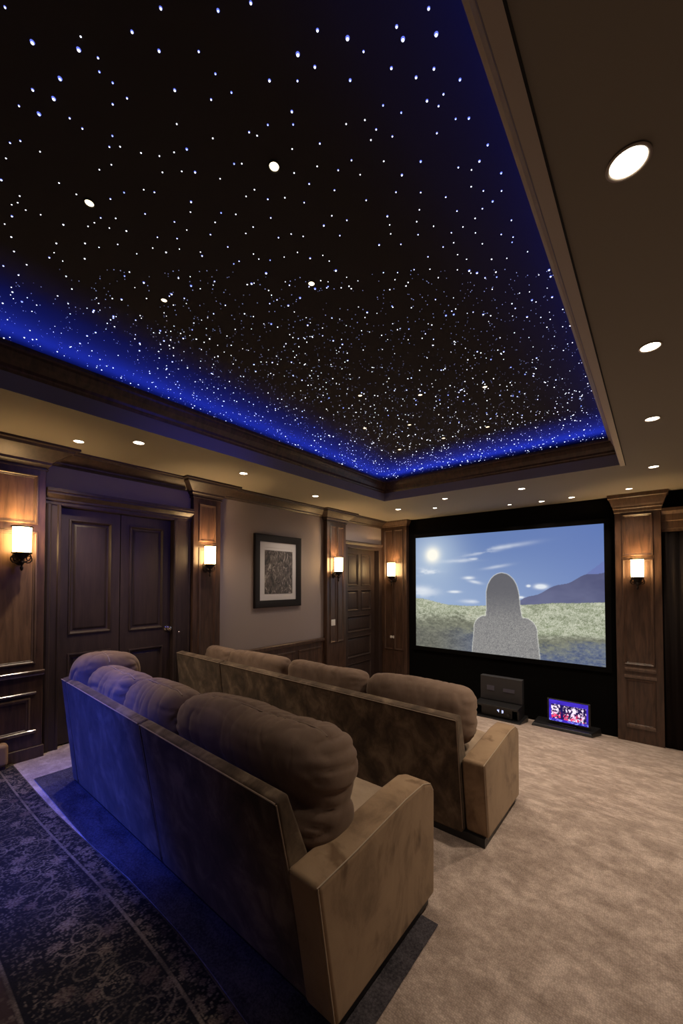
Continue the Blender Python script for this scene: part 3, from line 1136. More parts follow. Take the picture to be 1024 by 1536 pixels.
TR = """167,25,3 70,80,3 89,118,4 190,103,4 54,206,3 129,234,3 183,208,3 262,241,3 212,285,2 162,305,3 197,321,2 29,319,2 84,341,2 249,360,2
289,358,3 192,403,2 8,392,2 57,413,2 346,439,3 31,489,1 143,489,3 86,530,3 257,507,2 321,488,3 297,515,1 387,524,3 296,566,1 333,578,2 388,578,2
361,610,3 68,582,2 143,583,2 219,597,2 253,639,2 330,632,2 42,655,3 139,636,1 131,672,1 49,682,1 52,709,1 135,711,2 182,686,1 308,662,1 271,688,1
309,706,1 236,705,2 418,667,2 387,710,2 423,718,2 420,734,2 17,742,3 83,740,2 211,748,2 243,736,1 330,739,1 165,778,2 255,772,1 282,786,1 358,786,2
404,783,1 30,826,2 73,826,2 65,848,1 123,817,2 171,816,1 254,818,1 295,828,1 371,825,2 467,763,1"""
MID = "476,45,3 521,57,4 545,77,2 525,120,3 519,186,1 547,180,1 556,210,1 527,240,2 540,262,1 549,300,2 520,330,2"
stars = []
for txt, k, ox in ((TL, 0.5, 0), (TR, 464 / 938, 560), (MID, 1, 0)):
    for tok in txt.split():
        a_, b_, s_ = map(int, tok.split(','))
        px, py = ox + a_ * k, b_ * k
        p = on_plane_z(px, py, ZC)
        stars.append((p.x, p.y, (0, 0.0024, 0.0033, 0.0044, 0.0062)[s_]))
pool = []
for _ in range(9000):
    x = random.uniform(TX0 - 0.3, TX1 + 0.3)
    y = random.uniform(TY0 - 0.2, TY1 + 0.3)
    q = to_px((x, y, ZC))
    if q and -30 < q[0] < 1050 and q[1] < 404:
        continue
    pool.append((x, y))
mid_n = int(len(pool) * 0.30)
for i, (x, y) in enumerate(pool[:mid_n]):
    r = random.choice((0.0020, 0.0024, 0.0028, 0.0032, 0.0040, 0.0058))
    stars.append((x, y, r))
specks = pool[mid_n:]


def dome(bm, x, y, r, seg=8):
    rings = []
    for f in (0.0, 0.55, 0.9):
        rr = r * math.cos(f * PI / 2)
        zz = ZC - r * 0.8 * math.sin(f * PI / 2)
        rings.append([bm.verts.new((x + rr * math.cos(2 * PI * i / seg), y + rr * math.sin(2 * PI * i / seg), zz)) for i in range(seg)])
    for a_, c_ in zip(rings, rings[1:]):
        for i in range(seg):
            bm.faces.new((a_[i], a_[(i + 1) % seg], c_[(i + 1) % seg], c_[i]))
    bm.faces.new(rings[-1])


def star_key(s_):
    q = to_px((s_[0], s_[1], ZC))
    if not q or not (0 <= q[0] <= 1024 and 0 <= q[1] <= 740):
        return -1
    d = (Vector((s_[0], s_[1], ZC)) - Vector((0, 0, EYE))).length
    return s_[2] / d


stars.sort(key=star_key, reverse=True)
base = {}
for mname in ('star', 'star_blue'):
    bm = BM()
    zc_keep = ZC
    ZC = 0.0
    dome(bm, 0, 0, 1.0, 10)
    ZC = zc_keep
    me = bpy.data.meshes.new('ceiling_star')
    bm.to_mesh(me)
    bm.free()
    me.materials.append(M[mname])
    me.materials.append(M['star_rim'])
    for p_ in me.polygons:
        if len(p_.vertices) == 4 and min(me.vertices[v_].co.z for v_ in p_.vertices) > -0.7:
            p_.material_index = 1
    base[mname] = me
for i, (x, y, r) in enumerate(stars[:300]):
    o = bpy.data.objects.new('ceiling_star', base['star_blue' if random.random() < 0.22 else 'star'])
    COL.objects.link(o)
    o.location = (x, y, ZC)
    o.scale = (r, r, r)
    tag(o, 'tiny glowing star point set in the black ceiling panel', 'star light', 'fibre stars in the ceiling')
bm = BM()
for (x, y, r) in stars[300:]:
    dome(bm, x, y, r, 6)
for f_ in bm.faces:
    f_.material_index = 0
bm.faces.ensure_lookup_table()
n0 = len(bm.faces)
for (x, y) in specks:
    dome(bm, x, y, random.choice((0.0012, 0.0016, 0.0022)), 5)
bm.faces.ensure_lookup_table()
for f_ in bm.faces[n0:]:
    f_.material_index = 1
o = obj('ceiling_star_field', bm, [M['star'], M['star_dim']])
tag(o, 'dense field of white star points and dim specks towards the front of the ceiling', 'star lights', 'fibre stars in the ceiling', 'stuff')


# ------------------------------------------------------------------ sofas
def ypoly_extrude(bm, poly, x0, x1):
    a_ = [bm.verts.new((x0, y, z)) for y, z in poly]
    c_ = [bm.verts.new((x1, y, z)) for y, z in poly]
    k = len(poly)
    for i in range(k):
        bm.faces.new((a_[i], a_[(i + 1) % k], c_[(i + 1) % k], c_[i]))
    bm.faces.new(a_)
    bm.faces.new(c_)


def cushion_mesh(w, d, h, seed, ex=(5.0, 2.6, 3.2), wrinkle=0.012, res=34, ends=0.45, pinch=None, groove=False):
    """stuffed cushion: rounded block with noise folds that gather at both ends"""
    bm = bmesh.new()
    n = res
    m_ = max(10, int(res * 0.6))
    faces = {}

    def add(fn, a_, b_):
        g_ = [[bm.verts.new(fn(-1 + 2 * i / a_, -1 + 2 * j / b_)) for j in range(b_ + 1)] for i in range(a_ + 1)]
        for i in range(a_):
            for j in range(b_):
                bm.faces.new((g_[i][j], g_[i + 1][j], g_[i + 1][j + 1], g_[i][j + 1]))
    nx = max(m_, int(res * max(1, w / 0.6)))
    add(lambda s, t_: (s, -1, t_), nx, m_)
    add(lambda s, t_: (s, 1, t_), nx, m_)
    add(lambda s, t_: (s, t_, -1), nx, m_)
    add(lambda s, t_: (s, t_, 1), nx, m_)
    add(lambda s, t_: (-1, s, t_), m_, m_)
    add(lambda s, t_: (1, s, t_), m_, m_)
    bmesh.ops.remove_doubles(bm, verts=bm.verts[:], dist=1e-4)
    for v_ in bm.verts:
        p = v_.co.copy()
        lo, hi = 0.2, 1.0
        for _ in range(30):
            k = (lo + hi) / 2
            if abs(p.x * k) ** ex[0] + abs(p.y * k) ** ex[1] + abs(p.z * k) ** ex[2] > 1:
                hi = k
            else:
                lo = k
        c_ = p * lo
        if pinch:
            g_ = math.exp(-((c_.z - pinch[0]) / 0.22) ** 2) * pinch[1]
            e = max(0.0, abs(c_.x) - 0.55) / 0.45
            c_.y *= 1 - 0.8 * g_
            c_.x *= 1 - 0.10 * g_ * e
            # rolled-over head of the cushion
            c_.y *= 1 + pinch[2] * max(0.0, c_.z) ** 2
        v_.co = Vector((c_.x * w / 2, c_.y * d / 2, c_.z * h / 2))
    bmesh.ops.recalc_face_normals(bm, faces=bm.faces[:])
    bm.normal_update()
    off = Vector((seed * 3.1, seed * 1.7, seed * 5.3))
    moves = []
    for v_ in bm.verts:
        p = v_.co
        e = min(1.0, max(0.0, (abs(p.x) / (w / 2) - (1 - ends)) / ends))
        f = mnoise.noise(Vector((p.x * 3.0, p.y * 4, p.z * 4.0)) + off)
        r1 = 1 - abs(mnoise.noise(Vector((p.x * 3, p.y * 3, p.z * 17)) + off * 2))
        r2 = 1 - abs(mnoise.noise(Vector((p.x * 13 + p.z * 3, p.y * 5, p.z * 5)) + off * 3))
        dsp = wrinkle * (1.0 * f - (r1 ** 7) * (0.15 + 1.0 * e) - (r2 ** 8) * (0.55 - 0.35 * e))
        if groove and p.z > 0:
            gy = p.y + 0.035
            fade = 1 - min(1.0, abs(p.x) / (w * 0.46)) ** 6
            dsp -= fade * 0.011 * math.exp(-(gy / 0.012) ** 2)
            dsp += fade * 0.0026 * math.sin(p.x * 40 + 6 * mnoise.noise(Vector((p.x * 4, seed, 0)))) * math.exp(-abs(gy) / 0.055) * (1 - math.exp(-(gy / 0.015) ** 2))
        moves.append(v_.normal * dsp)
    for v_, dlt in zip(bm.verts, moves):
        v_.co += dlt
    return bm


def seam_on(bm_pts, r):
    bm = BM()
    tube(bm, bm_pts, r, 6)
    return bm


def build_sofa(root, P):
    L_ = root.location

    def W(p):
        return tuple(Vector(p) - L_)
    # back: separate upholstered panels side by side, leaning towards the rear
    xs = P['splits']
    for a_, c_ in zip(xs, xs[1:]):
        def lerp(x, q):
            k = (x - xs[0]) / (xs[-1] - xs[0])
            return q[0] + (q[1] - q[0]) * k
        bm = BM()
        g_ = 0.004
        a2, c2 = a_ + g_, c_ - g_
        pts = []
        yb, yt, zt, tt, tb = P['yb'], P['yt'], P['zt'], P['ttop'], P['tbot']
        for z_, front_ in ((P['z0'], 0),):
            pass
        bot = [(a2, yb, P['z0']), (c2, yb, P['z0']), (c2, yb + tb, P['z0']), (a2, yb + tb, P['z0'])]
        top = [(a2, lerp(a2, yt), lerp(a2, zt)), (c2, lerp(c2, yt), lerp(c2, zt)), (c2, lerp(c2, yt) + tt, lerp(c2, zt) + 0.012), (a2, lerp(a2, yt) + tt, lerp(a2, zt) + 0.012)]
        hexa(bm, [W(p) for p in bot + top])
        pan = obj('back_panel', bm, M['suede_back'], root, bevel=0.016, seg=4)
        bm = BM()
        e_ = 0.007
        ta, tc_ = Vector(top[0]) - L_, Vector(top[1]) - L_
        ba, bc = Vector(bot[0]) - L_, Vector(bot[1]) - L_
        off_ = Vector((0, 0.001, -0.005))
        tube(bm, [ta + off_ + Vector((e_, 0, 0)), tc_ + off_ - Vector((e_, 0, 0))], 0.0032, 6)
        tube(bm, [tc_ + off_ - Vector((0.004, -0.003, 0.004)), bc - Vector((0.004, -0.003, -0.03))], 0.0028, 6)
        obj('piping', bm, M['seam'], pan)
    # arms
    for (x0, x1, poly) in P['arms']:
        bm = BM()
        ypoly_extrude(bm, [(y - L_.y, z - L_.z) for y, z in poly], x0 - L_.x, x1 - L_.x)
        arm = obj('arm', bm, M['suede_arm'], root, bevel=0.020, seg=4)
        # stitched edge along the outer face
        bm = BM()
        xo = x1 if abs(x1) < abs(x0) else x0
        sgn = 1 if xo == x1 else -1
        for ln in (P['stitch'] if x1 > -1.0 else [[(poly[1][0] + 0.01, poly[1][1] - 0.004), (poly[2][0], poly[2][1] - 0.004)]]):
            pts = [(xo - sgn * 0.005 - L_.x, y - L_.y, z - L_.z) for y, z in ln]
            tube(bm, pts, 0.0026, 6)
        o_ = obj('piping', bm, M['piping'], arm)
        o_['label'] = 'pale stitched seam'
    # base, plinth and seats
    bm = BM()
    box(bm, *[v_ - L_[i // 2] for i, v_ in enumerate((P['sx0'], P['sx1'], P['yb'] + 0.05, P['y1'] - 0.03, 0.05, 0.27))])
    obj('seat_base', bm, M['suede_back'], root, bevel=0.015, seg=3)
    bm = BM()
    box(bm, *[v_ - L_[i // 2] for i, v_ in enumerate((xs[0] + 0.02, P['px1'], P['yb'] + 0.004, P['y1'] - 0.06, P['pz0'], 0.052))])
    o_ = obj('plinth', bm, M['black_plastic'], root)
    o_['label'] = 'dark recessed plinth'
    ss = P['seats']
    for i, (a_, c_) in enumerate(zip(ss, ss[1:])):
        bm = cushion_mesh(c_ - a_ - 0.006, P['y1'] - P['yb'] - 0.13, 0.20, 20 + i, (9, 6, 5), 0.003, 18)
        bmesh.ops.translate(bm, verts=bm.verts[:], vec=Vector(((a_ + c_) / 2, (P['yb'] + 0.13 + P['y1']) / 2, P['seat_z'] - 0.10)) - L_)
        obj('seat_cushion', bm, M['suede_seat'], root, smooth=True, sharp=180)


rear = empty('sofa', 'long brown suede sofa nearest the camera with puffy back cushions', 'sofa', (-2.2, 1.3, 0))
rear_arm = [(0.985, 0.045), (0.895, 0.553), (1.10, 0.562), (1.45, 0.590), (1.60, 0.592), (1.68, 0.565), (1.71, 0.52), (1.705, 0.045)]
build_sofa(rear, dict(splits=[-3.43, -3.30, -2.035, -0.955], yb=1.010, yt=(0.925, 0.846), zt=(0.785, 0.785), ttop=0.055, tbot=0.20, z0=0.020,
                      arms=[(-0.965, -0.822, rear_arm), (-3.425, -3.31, [(1.12, 0.045), (1.12, 0.54), (1.60, 0.56), (1.70, 0.52), (1.70, 0.045)])],
                      stitch=[[(0.985 - 0.085 * k, 0.05 + 0.50 * k) for k in np.linspace(0, 1, 8)] + [(0.91, 0.549), (1.10, 0.558), (1.45, 0.586), (1.60, 0.586), (1.67, 0.563), (1.70, 0.52)]],
                      sx0=-3.42, sx1=-0.965, y1=1.72, px1=-0.835, pz0=0.016, seats=[-3.30, -2.6, -1.78, -0.968], seat_z=0.46))

# back cushions of the rear sofa
for (cx, w, h, z0, yc, seed, mat, lean, d) in ((-1.462, 1.09, 0.485, 0.435, 1.150, 1, 'suede_cushion', -9, 0.34),
                                               (-2.300, 0.60, 0.46, 0.435, 1.130, 2, 'suede_cushion', -7, 0.30),
                                               (-2.910, 0.62, 0.46, 0.435, 1.130, 3, 'suede_cushion', -7, 0.30),
                                               (-3.290, 0.34, 0.53, 0.440, 1.170, 4, 'suede_cushion', -4, 0.46)):
    bm = cushion_mesh(w, d, h, seed, (7.0 if w > 0.5 else 3.2, 2.5, 3.6), 0.014, 60, 0.35, (-0.05, 0.26, 0.20) if w > 1 else None, True)
    o = obj('back_cushion', bm, M[mat], rear, smooth=True, sharp=180)
    o.location = Vector((cx, yc, z0 + h / 2)) - rear.location
    o.rotation_euler = (R(lean), 0, 0)
    # stitched ridge along the top
    bm2 = BM()
    pts = []
    for k in np.linspace(-0.84, 0.84, 26):
        x = k * w / 2
        hit = o.data
        best = None
        for v_ in hit.vertices:
            if v_.co.z > 0 and abs(v_.co.x - x) < 0.03:
                if best is None or abs(v_.co.y + 0.035) + abs(v_.co.x - x) < best[0]:
                    best = (abs(v_.co.y + 0.035) + abs(v_.co.x - x), v_.co.copy())
        pts.append(best[1] + Vector((0, 0, 0.003)))
    # smooth the polyline
    sm = [pts[0]] + [(pts[i - 1] + pts[i] * 2 + pts[i + 1]) / 4 for i in range(1, len(pts) - 1)] + [pts[-1]]
    tube(bm2, sm, 0.0035, 6)
    obj('seam', bm2, M['seam'], o)

front_s = empty('sofa', 'brown suede sofa in front, nearer the screen, with loose back cushions', 'sofa', (-2.4, 2.5, 0))
front_arm = [(2.235, 0.045), (2.170, 0.485), (2.40, 0.505), (2.66, 0.530), (2.79, 0.525), (2.85, 0.49), (2.868, 0.45), (2.862, 0.03)]
build_sofa(front_s, dict(splits=[-4.06, -3.235, -0.885], yb=2.212, yt=(2.14, 2.125), zt=(0.735, 0.715), ttop=0.075, tbot=0.18, z0=0.035,
                         arms=[(-0.882, -0.748, front_arm), (-4.055, -3.96, [(2.36, 0.045), (2.36, 0.47), (2.66, 0.50), (2.84, 0.46), (2.85, 0.045)])],
                         stitch=[[(2.235 - 0.062 * k, 0.05 + 0.43 * k) for k in np.linspace(0, 1, 8)] + [(2.185, 0.482), (2.40, 0.501), (2.66, 0.526), (2.78, 0.521), (2.84, 0.49), (2.862, 0.45)]],
                         sx0=-4.05, sx1=-0.882, y1=2.86, px1=-0.765, pz0=0.002, seats=[-3.955, -2.95, -1.90, -0.885], seat_z=0.44))

fc = [(-3.70, 0.47, 0.34, 2.47, 11, 'back cushion at the far left end of the front sofa', -10),
      (-3.02, 0.85, 0.36, 2.42, 12, 'second back cushion from the left on the front sofa', -12),
      (-2.14, 0.85, 0.365, 2.42, 13, 'third back cushion from the left on the front sofa, pointed corners', -12),
      (-1.30, 0.81, 0.385, 2.435, 14, 'plump rounded back cushion at the arm end of the front sofa', -10)]
for (cx, w, h, yc, seed, lab, lean) in fc:
    bm = cushion_mesh(w, 0.20 if seed != 14 else 0.28, h, seed, (9, 2.2, 6) if seed != 14 else (7, 2.4, 3.4), 0.010, 40)
    o = obj('back_cushion', bm, M['suede_cushion'], None, smooth=True, sharp=180)
    o.location = (cx, yc, 0.447 + h / 2)
    o.rotation_euler = (R(lean), 0, 0)
    tag(o, 'taupe suede ' + lab, 'cushion', 'loose back cushions on the front sofa')

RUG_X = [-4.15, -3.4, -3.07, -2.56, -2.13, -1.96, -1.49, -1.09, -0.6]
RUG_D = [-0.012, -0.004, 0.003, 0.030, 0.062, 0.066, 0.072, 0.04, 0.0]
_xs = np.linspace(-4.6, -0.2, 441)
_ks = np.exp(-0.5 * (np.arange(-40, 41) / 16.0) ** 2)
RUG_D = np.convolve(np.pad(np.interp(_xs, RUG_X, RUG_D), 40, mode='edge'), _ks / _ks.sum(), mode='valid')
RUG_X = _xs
# ------------------------------------------------------------------ dark sheet in place of the rear sofa's shadow
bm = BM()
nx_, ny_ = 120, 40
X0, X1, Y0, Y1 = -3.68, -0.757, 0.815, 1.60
def sheet_y(i, j):
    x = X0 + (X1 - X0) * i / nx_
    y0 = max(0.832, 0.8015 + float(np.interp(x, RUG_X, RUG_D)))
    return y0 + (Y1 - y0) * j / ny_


gr = [[bm.verts.new((X0 + (X1 - X0) * i / nx_, sheet_y(i, j),
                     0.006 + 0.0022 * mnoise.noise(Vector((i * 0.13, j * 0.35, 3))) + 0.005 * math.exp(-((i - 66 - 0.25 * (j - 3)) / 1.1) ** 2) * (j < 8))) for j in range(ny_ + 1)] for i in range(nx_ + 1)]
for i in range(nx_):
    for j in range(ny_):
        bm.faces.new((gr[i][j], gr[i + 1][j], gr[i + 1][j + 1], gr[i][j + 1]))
o = obj('sofa_shadow_sheet', bm, M['mat'], None, smooth=True, sharp=180)
tag(o, 'dark slate-blue sheet under and behind the rear sofa, standing in for its shadow', 'mat')  # filed under mat, but stands in for the sofa's shadow

# ------------------------------------------------------------------ patterned rug
RX0, RX1, RY0, RY1 = -4.115, -0.62, -1.40, 0.80
step = 0.004
NX, NY = int((RX1 - RX0) / step) + 1, int((RY1 - RY0) / step) + 1
XX = np.linspace(RX0, RX1, NX)
YY = np.linspace(RY0, RY1, NY)
pat = np.zeros((NY, NX))       # pale line work
warm = np.zeros((NY, NX))      # reddish blossoms


def stamp(x, y, r, val=1.0, arr=None):
    arr = pat if arr is None else arr
    j0, j1 = int((y - r - RY0) / step), int((y + r - RY0) / step) + 2
    i0, i1 = int((x - r - RX0) / step), int((x + r - RX0) / step) + 2
    j0, i0 = max(j0, 0), max(i0, 0)
    if j1 <= j0 or i1 <= i0 or j0 >= NY or i0 >= NX:
        return
    yy = YY[j0:j1, None]
    xx = XX[None, i0:i1]
    k = np.clip((1.12 - np.hypot(xx - x, yy - y) / r) * 3.0, 0, 1) * val
    arr[j0:j1, i0:i1] = np.maximum(arr[j0:j1, i0:i1], k)


def stroke(pts, r, val=0.8, beads=False, arr=None):
    for (xa, ya), (xb, yb) in zip(pts, pts[1:]):
        n = max(1, int(math.hypot(xb - xa, yb - ya) / (r * (2.6 if beads else 0.8))))
        for k in range(n):
            s_ = k / n
            if beads and random.random() < 0.12:
                continue
            stamp(xa + (xb - xa) * s_, ya + (yb - ya) * s_, r * (random.uniform(0.7, 1.1) if beads else 1), val * random.uniform(0.7, 1.0), arr)


def spiral(x, y, r, a0, turns, sgn, beads=False):
    pts = []
    for i in range(30):
        k = i / 29
        a_ = a0 + sgn * turns * 2 * PI * k
        rr = r * (1 - 0.78 * k)
        pts.append((x + rr * math.cos(a_), y + rr * math.sin(a_)))
    stroke(pts, 0.0036, 0.85, beads)


def blossom(x, y, r):
    for ring, n in ((1.0, 9), (0.62, 7), (0.25, 4)):
        a0 = random.random() * 6
        for k in range(n):
            a_ = a0 + 2 * PI * k / n
            stamp(x + r * ring * math.cos(a_), y + r * ring * math.sin(a_), r * 0.22, random.uniform(0.5, 0.95))
    stamp(x, y, r * 1.1, 0.9, warm)


rd = random.Random(5)
# outer border band of small florals between two lines
yb0, yb1 = 0.70, 0.80
for _ in range(2000):
    x = rd.uniform(RX0, RX1)
    y = rd.uniform(yb0 + 0.010, yb1 - 0.010)
    stamp(x, y, rd.uniform(0.0032, 0.0058), rd.choice((0.3, 0.6, 1.0)))
for _ in range(150):
    x = rd.uniform(RX0, RX1)
    y = rd.uniform(yb0 + 0.01, yb1 - 0.01)
    blossom(x, y, rd.uniform(0.010, 0.016))
stroke([(RX0, yb0), (RX1, yb0)], 0.006, 1.0)
stroke([(RX0, 0.794), (RX1, 0.794)], 0.004, 0.7)
# main border of scrolls
for i in range(22):
    x = RX0 + 0.08 + i * 0.165
    yc = 0.56 + 0.05 * math.sin(i * 1.7)
    s_ = 1 if i % 2 else -1
    spiral(x, yc, 0.085, rd.uniform(0, 6), 1.25, s_)
    spiral(x + 0.07, yc - 0.06 * s_, 0.05, rd.uniform(0, 6), 1.0, -s_)
    blossom(x + 0.05, yc + 0.075 * s_, 0.030)
    blossom(x - 0.03, yc - 0.08 * s_, 0.022)
    stroke([(x + 0.165 * k, 0.56 + 0.115 * math.sin(k * 2 * PI + i)) for k in np.linspace(0, 1, 14)], 0.0045, 0.7, True)
for i in range(7):
    x = RX0 + 0.25 + i * 0.5
    pts = [(x + 0.26 * math.cos(a_), 0.43 + 0.24 * abs(math.sin(a_)) ** 0.8) for a_ in np.linspace(0, PI, 40)]
    stroke(pts, 0.0048, 0.95, True)
    stroke([(p[0] * 1.0, p[1] - 0.018) for p in pts], 0.0035, 0.8, True)
for _ in range(7500):
    x = rd.uniform(RX0, RX1)
    y = rd.uniform(0.34, yb0 - 0.01)
    a_ = rd.uniform(0, PI)
    l = rd.uniform(0.003, 0.012)
    stroke([(x, y), (x + l * math.cos(a_), y + l * math.sin(a_))], rd.uniform(0.0024, 0.0034), rd.uniform(0.25, 0.8))
stroke([(RX0, 0.325), (RX1, 0.325)], 0.006, 0.8)
# field
for _ in range(150):
    x = rd.uniform(RX0, RX1)
    y = rd.uniform(RY0 + 0.05, 0.30)
    blossom(x, y, rd.uniform(0.025, 0.055))
    spiral(x + rd.uniform(-0.1, 0.1), y + rd.uniform(-0.1, 0.1), rd.uniform(0.05, 0.1), rd.uniform(0, 6), 1.2, rd.choice((-1, 1)))
for _ in range(9000):
    stamp(rd.uniform(RX0, RX1), rd.uniform(RY0, 0.32), rd.uniform(0.004, 0.009), rd.uniform(0.2, 0.7))
base_c = np.array((0.013, 0.012, 0.013))
line_c = np.array((0.235, 0.185, 0.12))
warm_c = np.array((0.05, 0.022, 0.015))
nz = rng.random((NY, NX))
worn = value_noise(NY, NX, (26, 40), 21)
cols = base_c[None, None] * (0.7 + 0.6 * nz[..., None])
cols = cols + warm[..., None] * warm_c * (0.4 + 0.6 * nz[..., None])
fieldmask = np.clip((0.33 - YY) / 0.02, 0, 1)[:, None, None]
cols = cols + fieldmask * np.array((0.045, 0.024, 0.014))
k = np.clip(pat * (0.45 + 0.75 * nz) * (0.35 + 0.95 * worn), 0, 1)[..., None]
cols = cols * (1 - k) + line_c * k
PX, PY = np.meshgrid(XX, YY)
# the far edge of the rug lies in a slightly wavy line
tt = np.interp(XX, RUG_X, RUG_D)
wgt = np.clip((PY - RY0) / (RY1 - RY0), 0, 1) ** 3
PY2 = PY + tt[None] * wgt
PZ = np.full_like(PX, 0.010)
edge = np.minimum(np.minimum(XX - RX0, RX1 - XX)[None], np.minimum(YY - RY0, RY1 - YY)[:, None])
PZ = np.where(edge < 0.003, 0.001, PZ)
mr, nt, b = attr_mat('patterned_rug_pile', None, 0.95)
bump(nt, b, noise_node(nt, 260, 3, 0.7), 0.5, 0.004)
rug = color_grid_pts('rug', np.stack([PX, PY2, PZ], -1), cols, mr)
tag(rug, 'dark patterned oriental rug with a beige floral border behind the rear sofa', 'rug')

# small tan seat at the left edge, by the wide pilaster
st = empty('footstool', 'small tan upholstered footstool against the wide left pilaster', 'stool', (-4.06, 0.60, 0))
bm = BM()
box(bm, -0.045, 0.045, -0.14, 0.145, 0.03, 0.21)
obj('upholstered_seat', bm, M['tan_leather'], st, bevel=0.03, seg=5)
bm = BM()
box(bm, -0.035, 0.035, -0.12, 0.125, 0.011, 0.035)
obj('base', bm, M['wood'], st)

# ------------------------------------------------------------------ equipment cabinet under the screen
cab = empty('equipment_cabinet', 'low black equipment cabinet under the screen with a lit display', 'cabinet', (-1.82, 6.1, floor_z(6.1)))


def cb(bm, x0, x1, y0, y1, z0, z1):
    L_ = cab.location
    box(bm, x0 - L_.x, x1 - L_.x, y0 - L_.y, y1 - L_.y, z0 - L_.z, z1 - L_.z)


bm = BM()
cb(bm, -2.14, -1.535, 6.06, 6.16, -0.30, 0.055)
obj('upper_box', bm, M['gray_plastic'], cab, bevel=0.006)
for (x0, x1, z0, z1) in ((-2.04, -1.93, -0.155, -0.085), (-1.80, -1.64, -0.150, -0.100)):
    bm = BM()
    cb(bm, x0, x1, 6.052, 6.061, z0, z1)
    o = obj('label_plate', bm, plain('slate_plate', (0.075, 0.075, 0.115), 0.4), cab)
    o['label'] = 'slate grey plate'
bm = BM()
cb(bm, -2.15, -1.53, 5.80, 6.16, -0.335, -0.305)
cb(bm, -1.555, -1.53, 5.86, 6.16, -0.53, -0.335)
cb(bm, -2.15, -2.125, 5.86, 6.16, -0.53, -0.335)
obj('shelf', bm, M['black_plastic'], cab, bevel=0.003)
bm = BM()
L_ = cab.location
hexa(bm, [tuple(Vector(p) - L_) for p in ((-2.16, 5.76, floor_z(5.76) + 0.002), (-1.49, 5.76, floor_z(5.76) + 0.002), (-1.49, 6.2, floor_z(6.2) + 0.002), (-2.16, 6.2, floor_z(6.2) + 0.002),
                                          (-2.16, 5.76, -0.478), (-1.49, 5.76, -0.478), (-1.49, 6.2, -0.478), (-2.16, 6.2, -0.478))])
obj('base', bm, M['black_plastic'], cab, bevel=0.004)
rec = empty('media_receiver', 'black media receiver with glowing blue-white digits in the low cabinet', 'receiver', (-1.84, 5.98, -0.476))
bm = BM()
box(bm, -0.22, 0.22, -0.12, 0.10, 0.002, 0.135)
obj('case', bm, M['black_plastic'], rec, bevel=0.006)
# seven segment digits
SEG = {'4': 'bcfg', '3': 'abcdg', '1': 'bc', '2': 'abged'}


def digit(bm, ch, x, z, s_):
    q = {'a': (0, 1, 1, 1), 'b': (1, 0.5, 1, 1), 'c': (1, 0, 1, 0.5), 'd': (0, 0, 1, 0), 'e': (0, 0, 0, 0.5), 'f': (0, 0.5, 0, 1), 'g': (0, 0.5, 1, 0.5)}
    for c_ in SEG[ch]:
        x0, z0, x1, z1 = q[c_]
        w_ = 0.1
        box(bm, x + (x0 - w_) * s_, x + (x1 + w_) * s_, -0.123, -0.120, z + (z0 * 1.8 - w_) * s_, z + (z1 * 1.8 + w_) * s_)


bm = BM()
digit(bm, '4', 0.015, 0.075, 0.018)
digit(bm, '3', 0.075, 0.072, 0.018)
o = obj('display', bm, M['display'], rec)
o['label'] = 'glowing blue-white digits'
bm = BM()
lathe(bm, [(0.022, 0), (0.022, 0.012), (0.018, 0.016)], 20, Matrix.Translation((0.17, -0.12, 0.06)) @ Matrix.Rotation(PI / 2, 4, 'X'))
obj('knob', bm, M['gray_plastic'], rec, smooth=True, sharp=40)

# ------------------------------------------------------------------ small lit monitor on a black plinth
pl = empty('monitor_plinth', 'low black plinth on the carpet under the small lit monitor', 'plinth', (-0.98, 6.15, floor_z(6.15)))
bm = BM()
L_ = pl.location
hexa(bm, [tuple(Vector(p) - L_) for p in ((-1.40, 5.98, floor_z(5.98) + 0.002), (-0.665, 5.98, floor_z(5.98) + 0.002), (-0.60, 6.36, floor_z(6.36) + 0.002), (-1.40, 6.36, floor_z(6.36) + 0.002),
                                          (-1.385, 6.0, -0.492), (-0.68, 6.0, -0.492), (-0.61, 6.34, -0.492), (-1.385, 6.34, -0.492))])
obj('slab', bm, M['black_plastic'], pl, bevel=0.006)
mo = empty('monitor', 'small lit monitor showing a purple and pink picture under the screen', 'monitor', (-0.962, 6.12, -0.49))
bm = BM()
box(bm, -0.26, 0.26, 0.0, 0.04, 0.025, 0.345)
obj('casing', bm, M['black_plastic'], mo, bevel=0.006)
bm = BM()
box(bm, -0.10, 0.10, -0.02, 0.10, 0.001, 0.014)
box(bm, -0.03, 0.03, 0.03, 0.055, 0.012, 0.10)
obj('stand', bm, M['black_plastic'], mo, bevel=0.003)
h2, w2 = 70, 110
vv, uu = np.mgrid[0:1:h2 * 1j, 0:1:w2 * 1j]
im = np.tile(C(44, 30, 150), (h2, w2, 1))
im = mixc(im, C(70, 46, 200), value_noise(h2, w2, (6, 8), 31))
inner = (uu > 0.06) & (uu < 0.95) & (vv > 0.12) & (vv < 0.80)
na = value_noise(h2, w2, (13, 22), 33) * 0.6 + value_noise(h2, w2, (34, 60), 35) * 0.4
nb = value_noise(h2, w2, (14, 34), 34)
scn = mixc(np.tile(C(30, 18, 70), (h2, w2, 1)), C(250, 225, 255), sst(0.47, 0.66, na + 0.16 * np.exp(-((uu - 0.18) / 0.09) ** 2) + 0.14 * np.exp(-((uu - 0.68) / 0.16) ** 2) - 0.08) * ((uu < 0.30) | (uu > 0.36)))
scn = mixc(scn, C(236, 60, 110), sst(0.52, 0.7, nb) * sst(0.55, 0.2, vv))
scn = mixc(scn, C(24, 14, 90), np.exp(-((uu - 0.335) / 0.03) ** 2))
im = np.where(inner[..., None], scn, im)
im = np.where(((vv < 0.10) & (na > 0.55))[..., None], C(120, 130, 230), im)
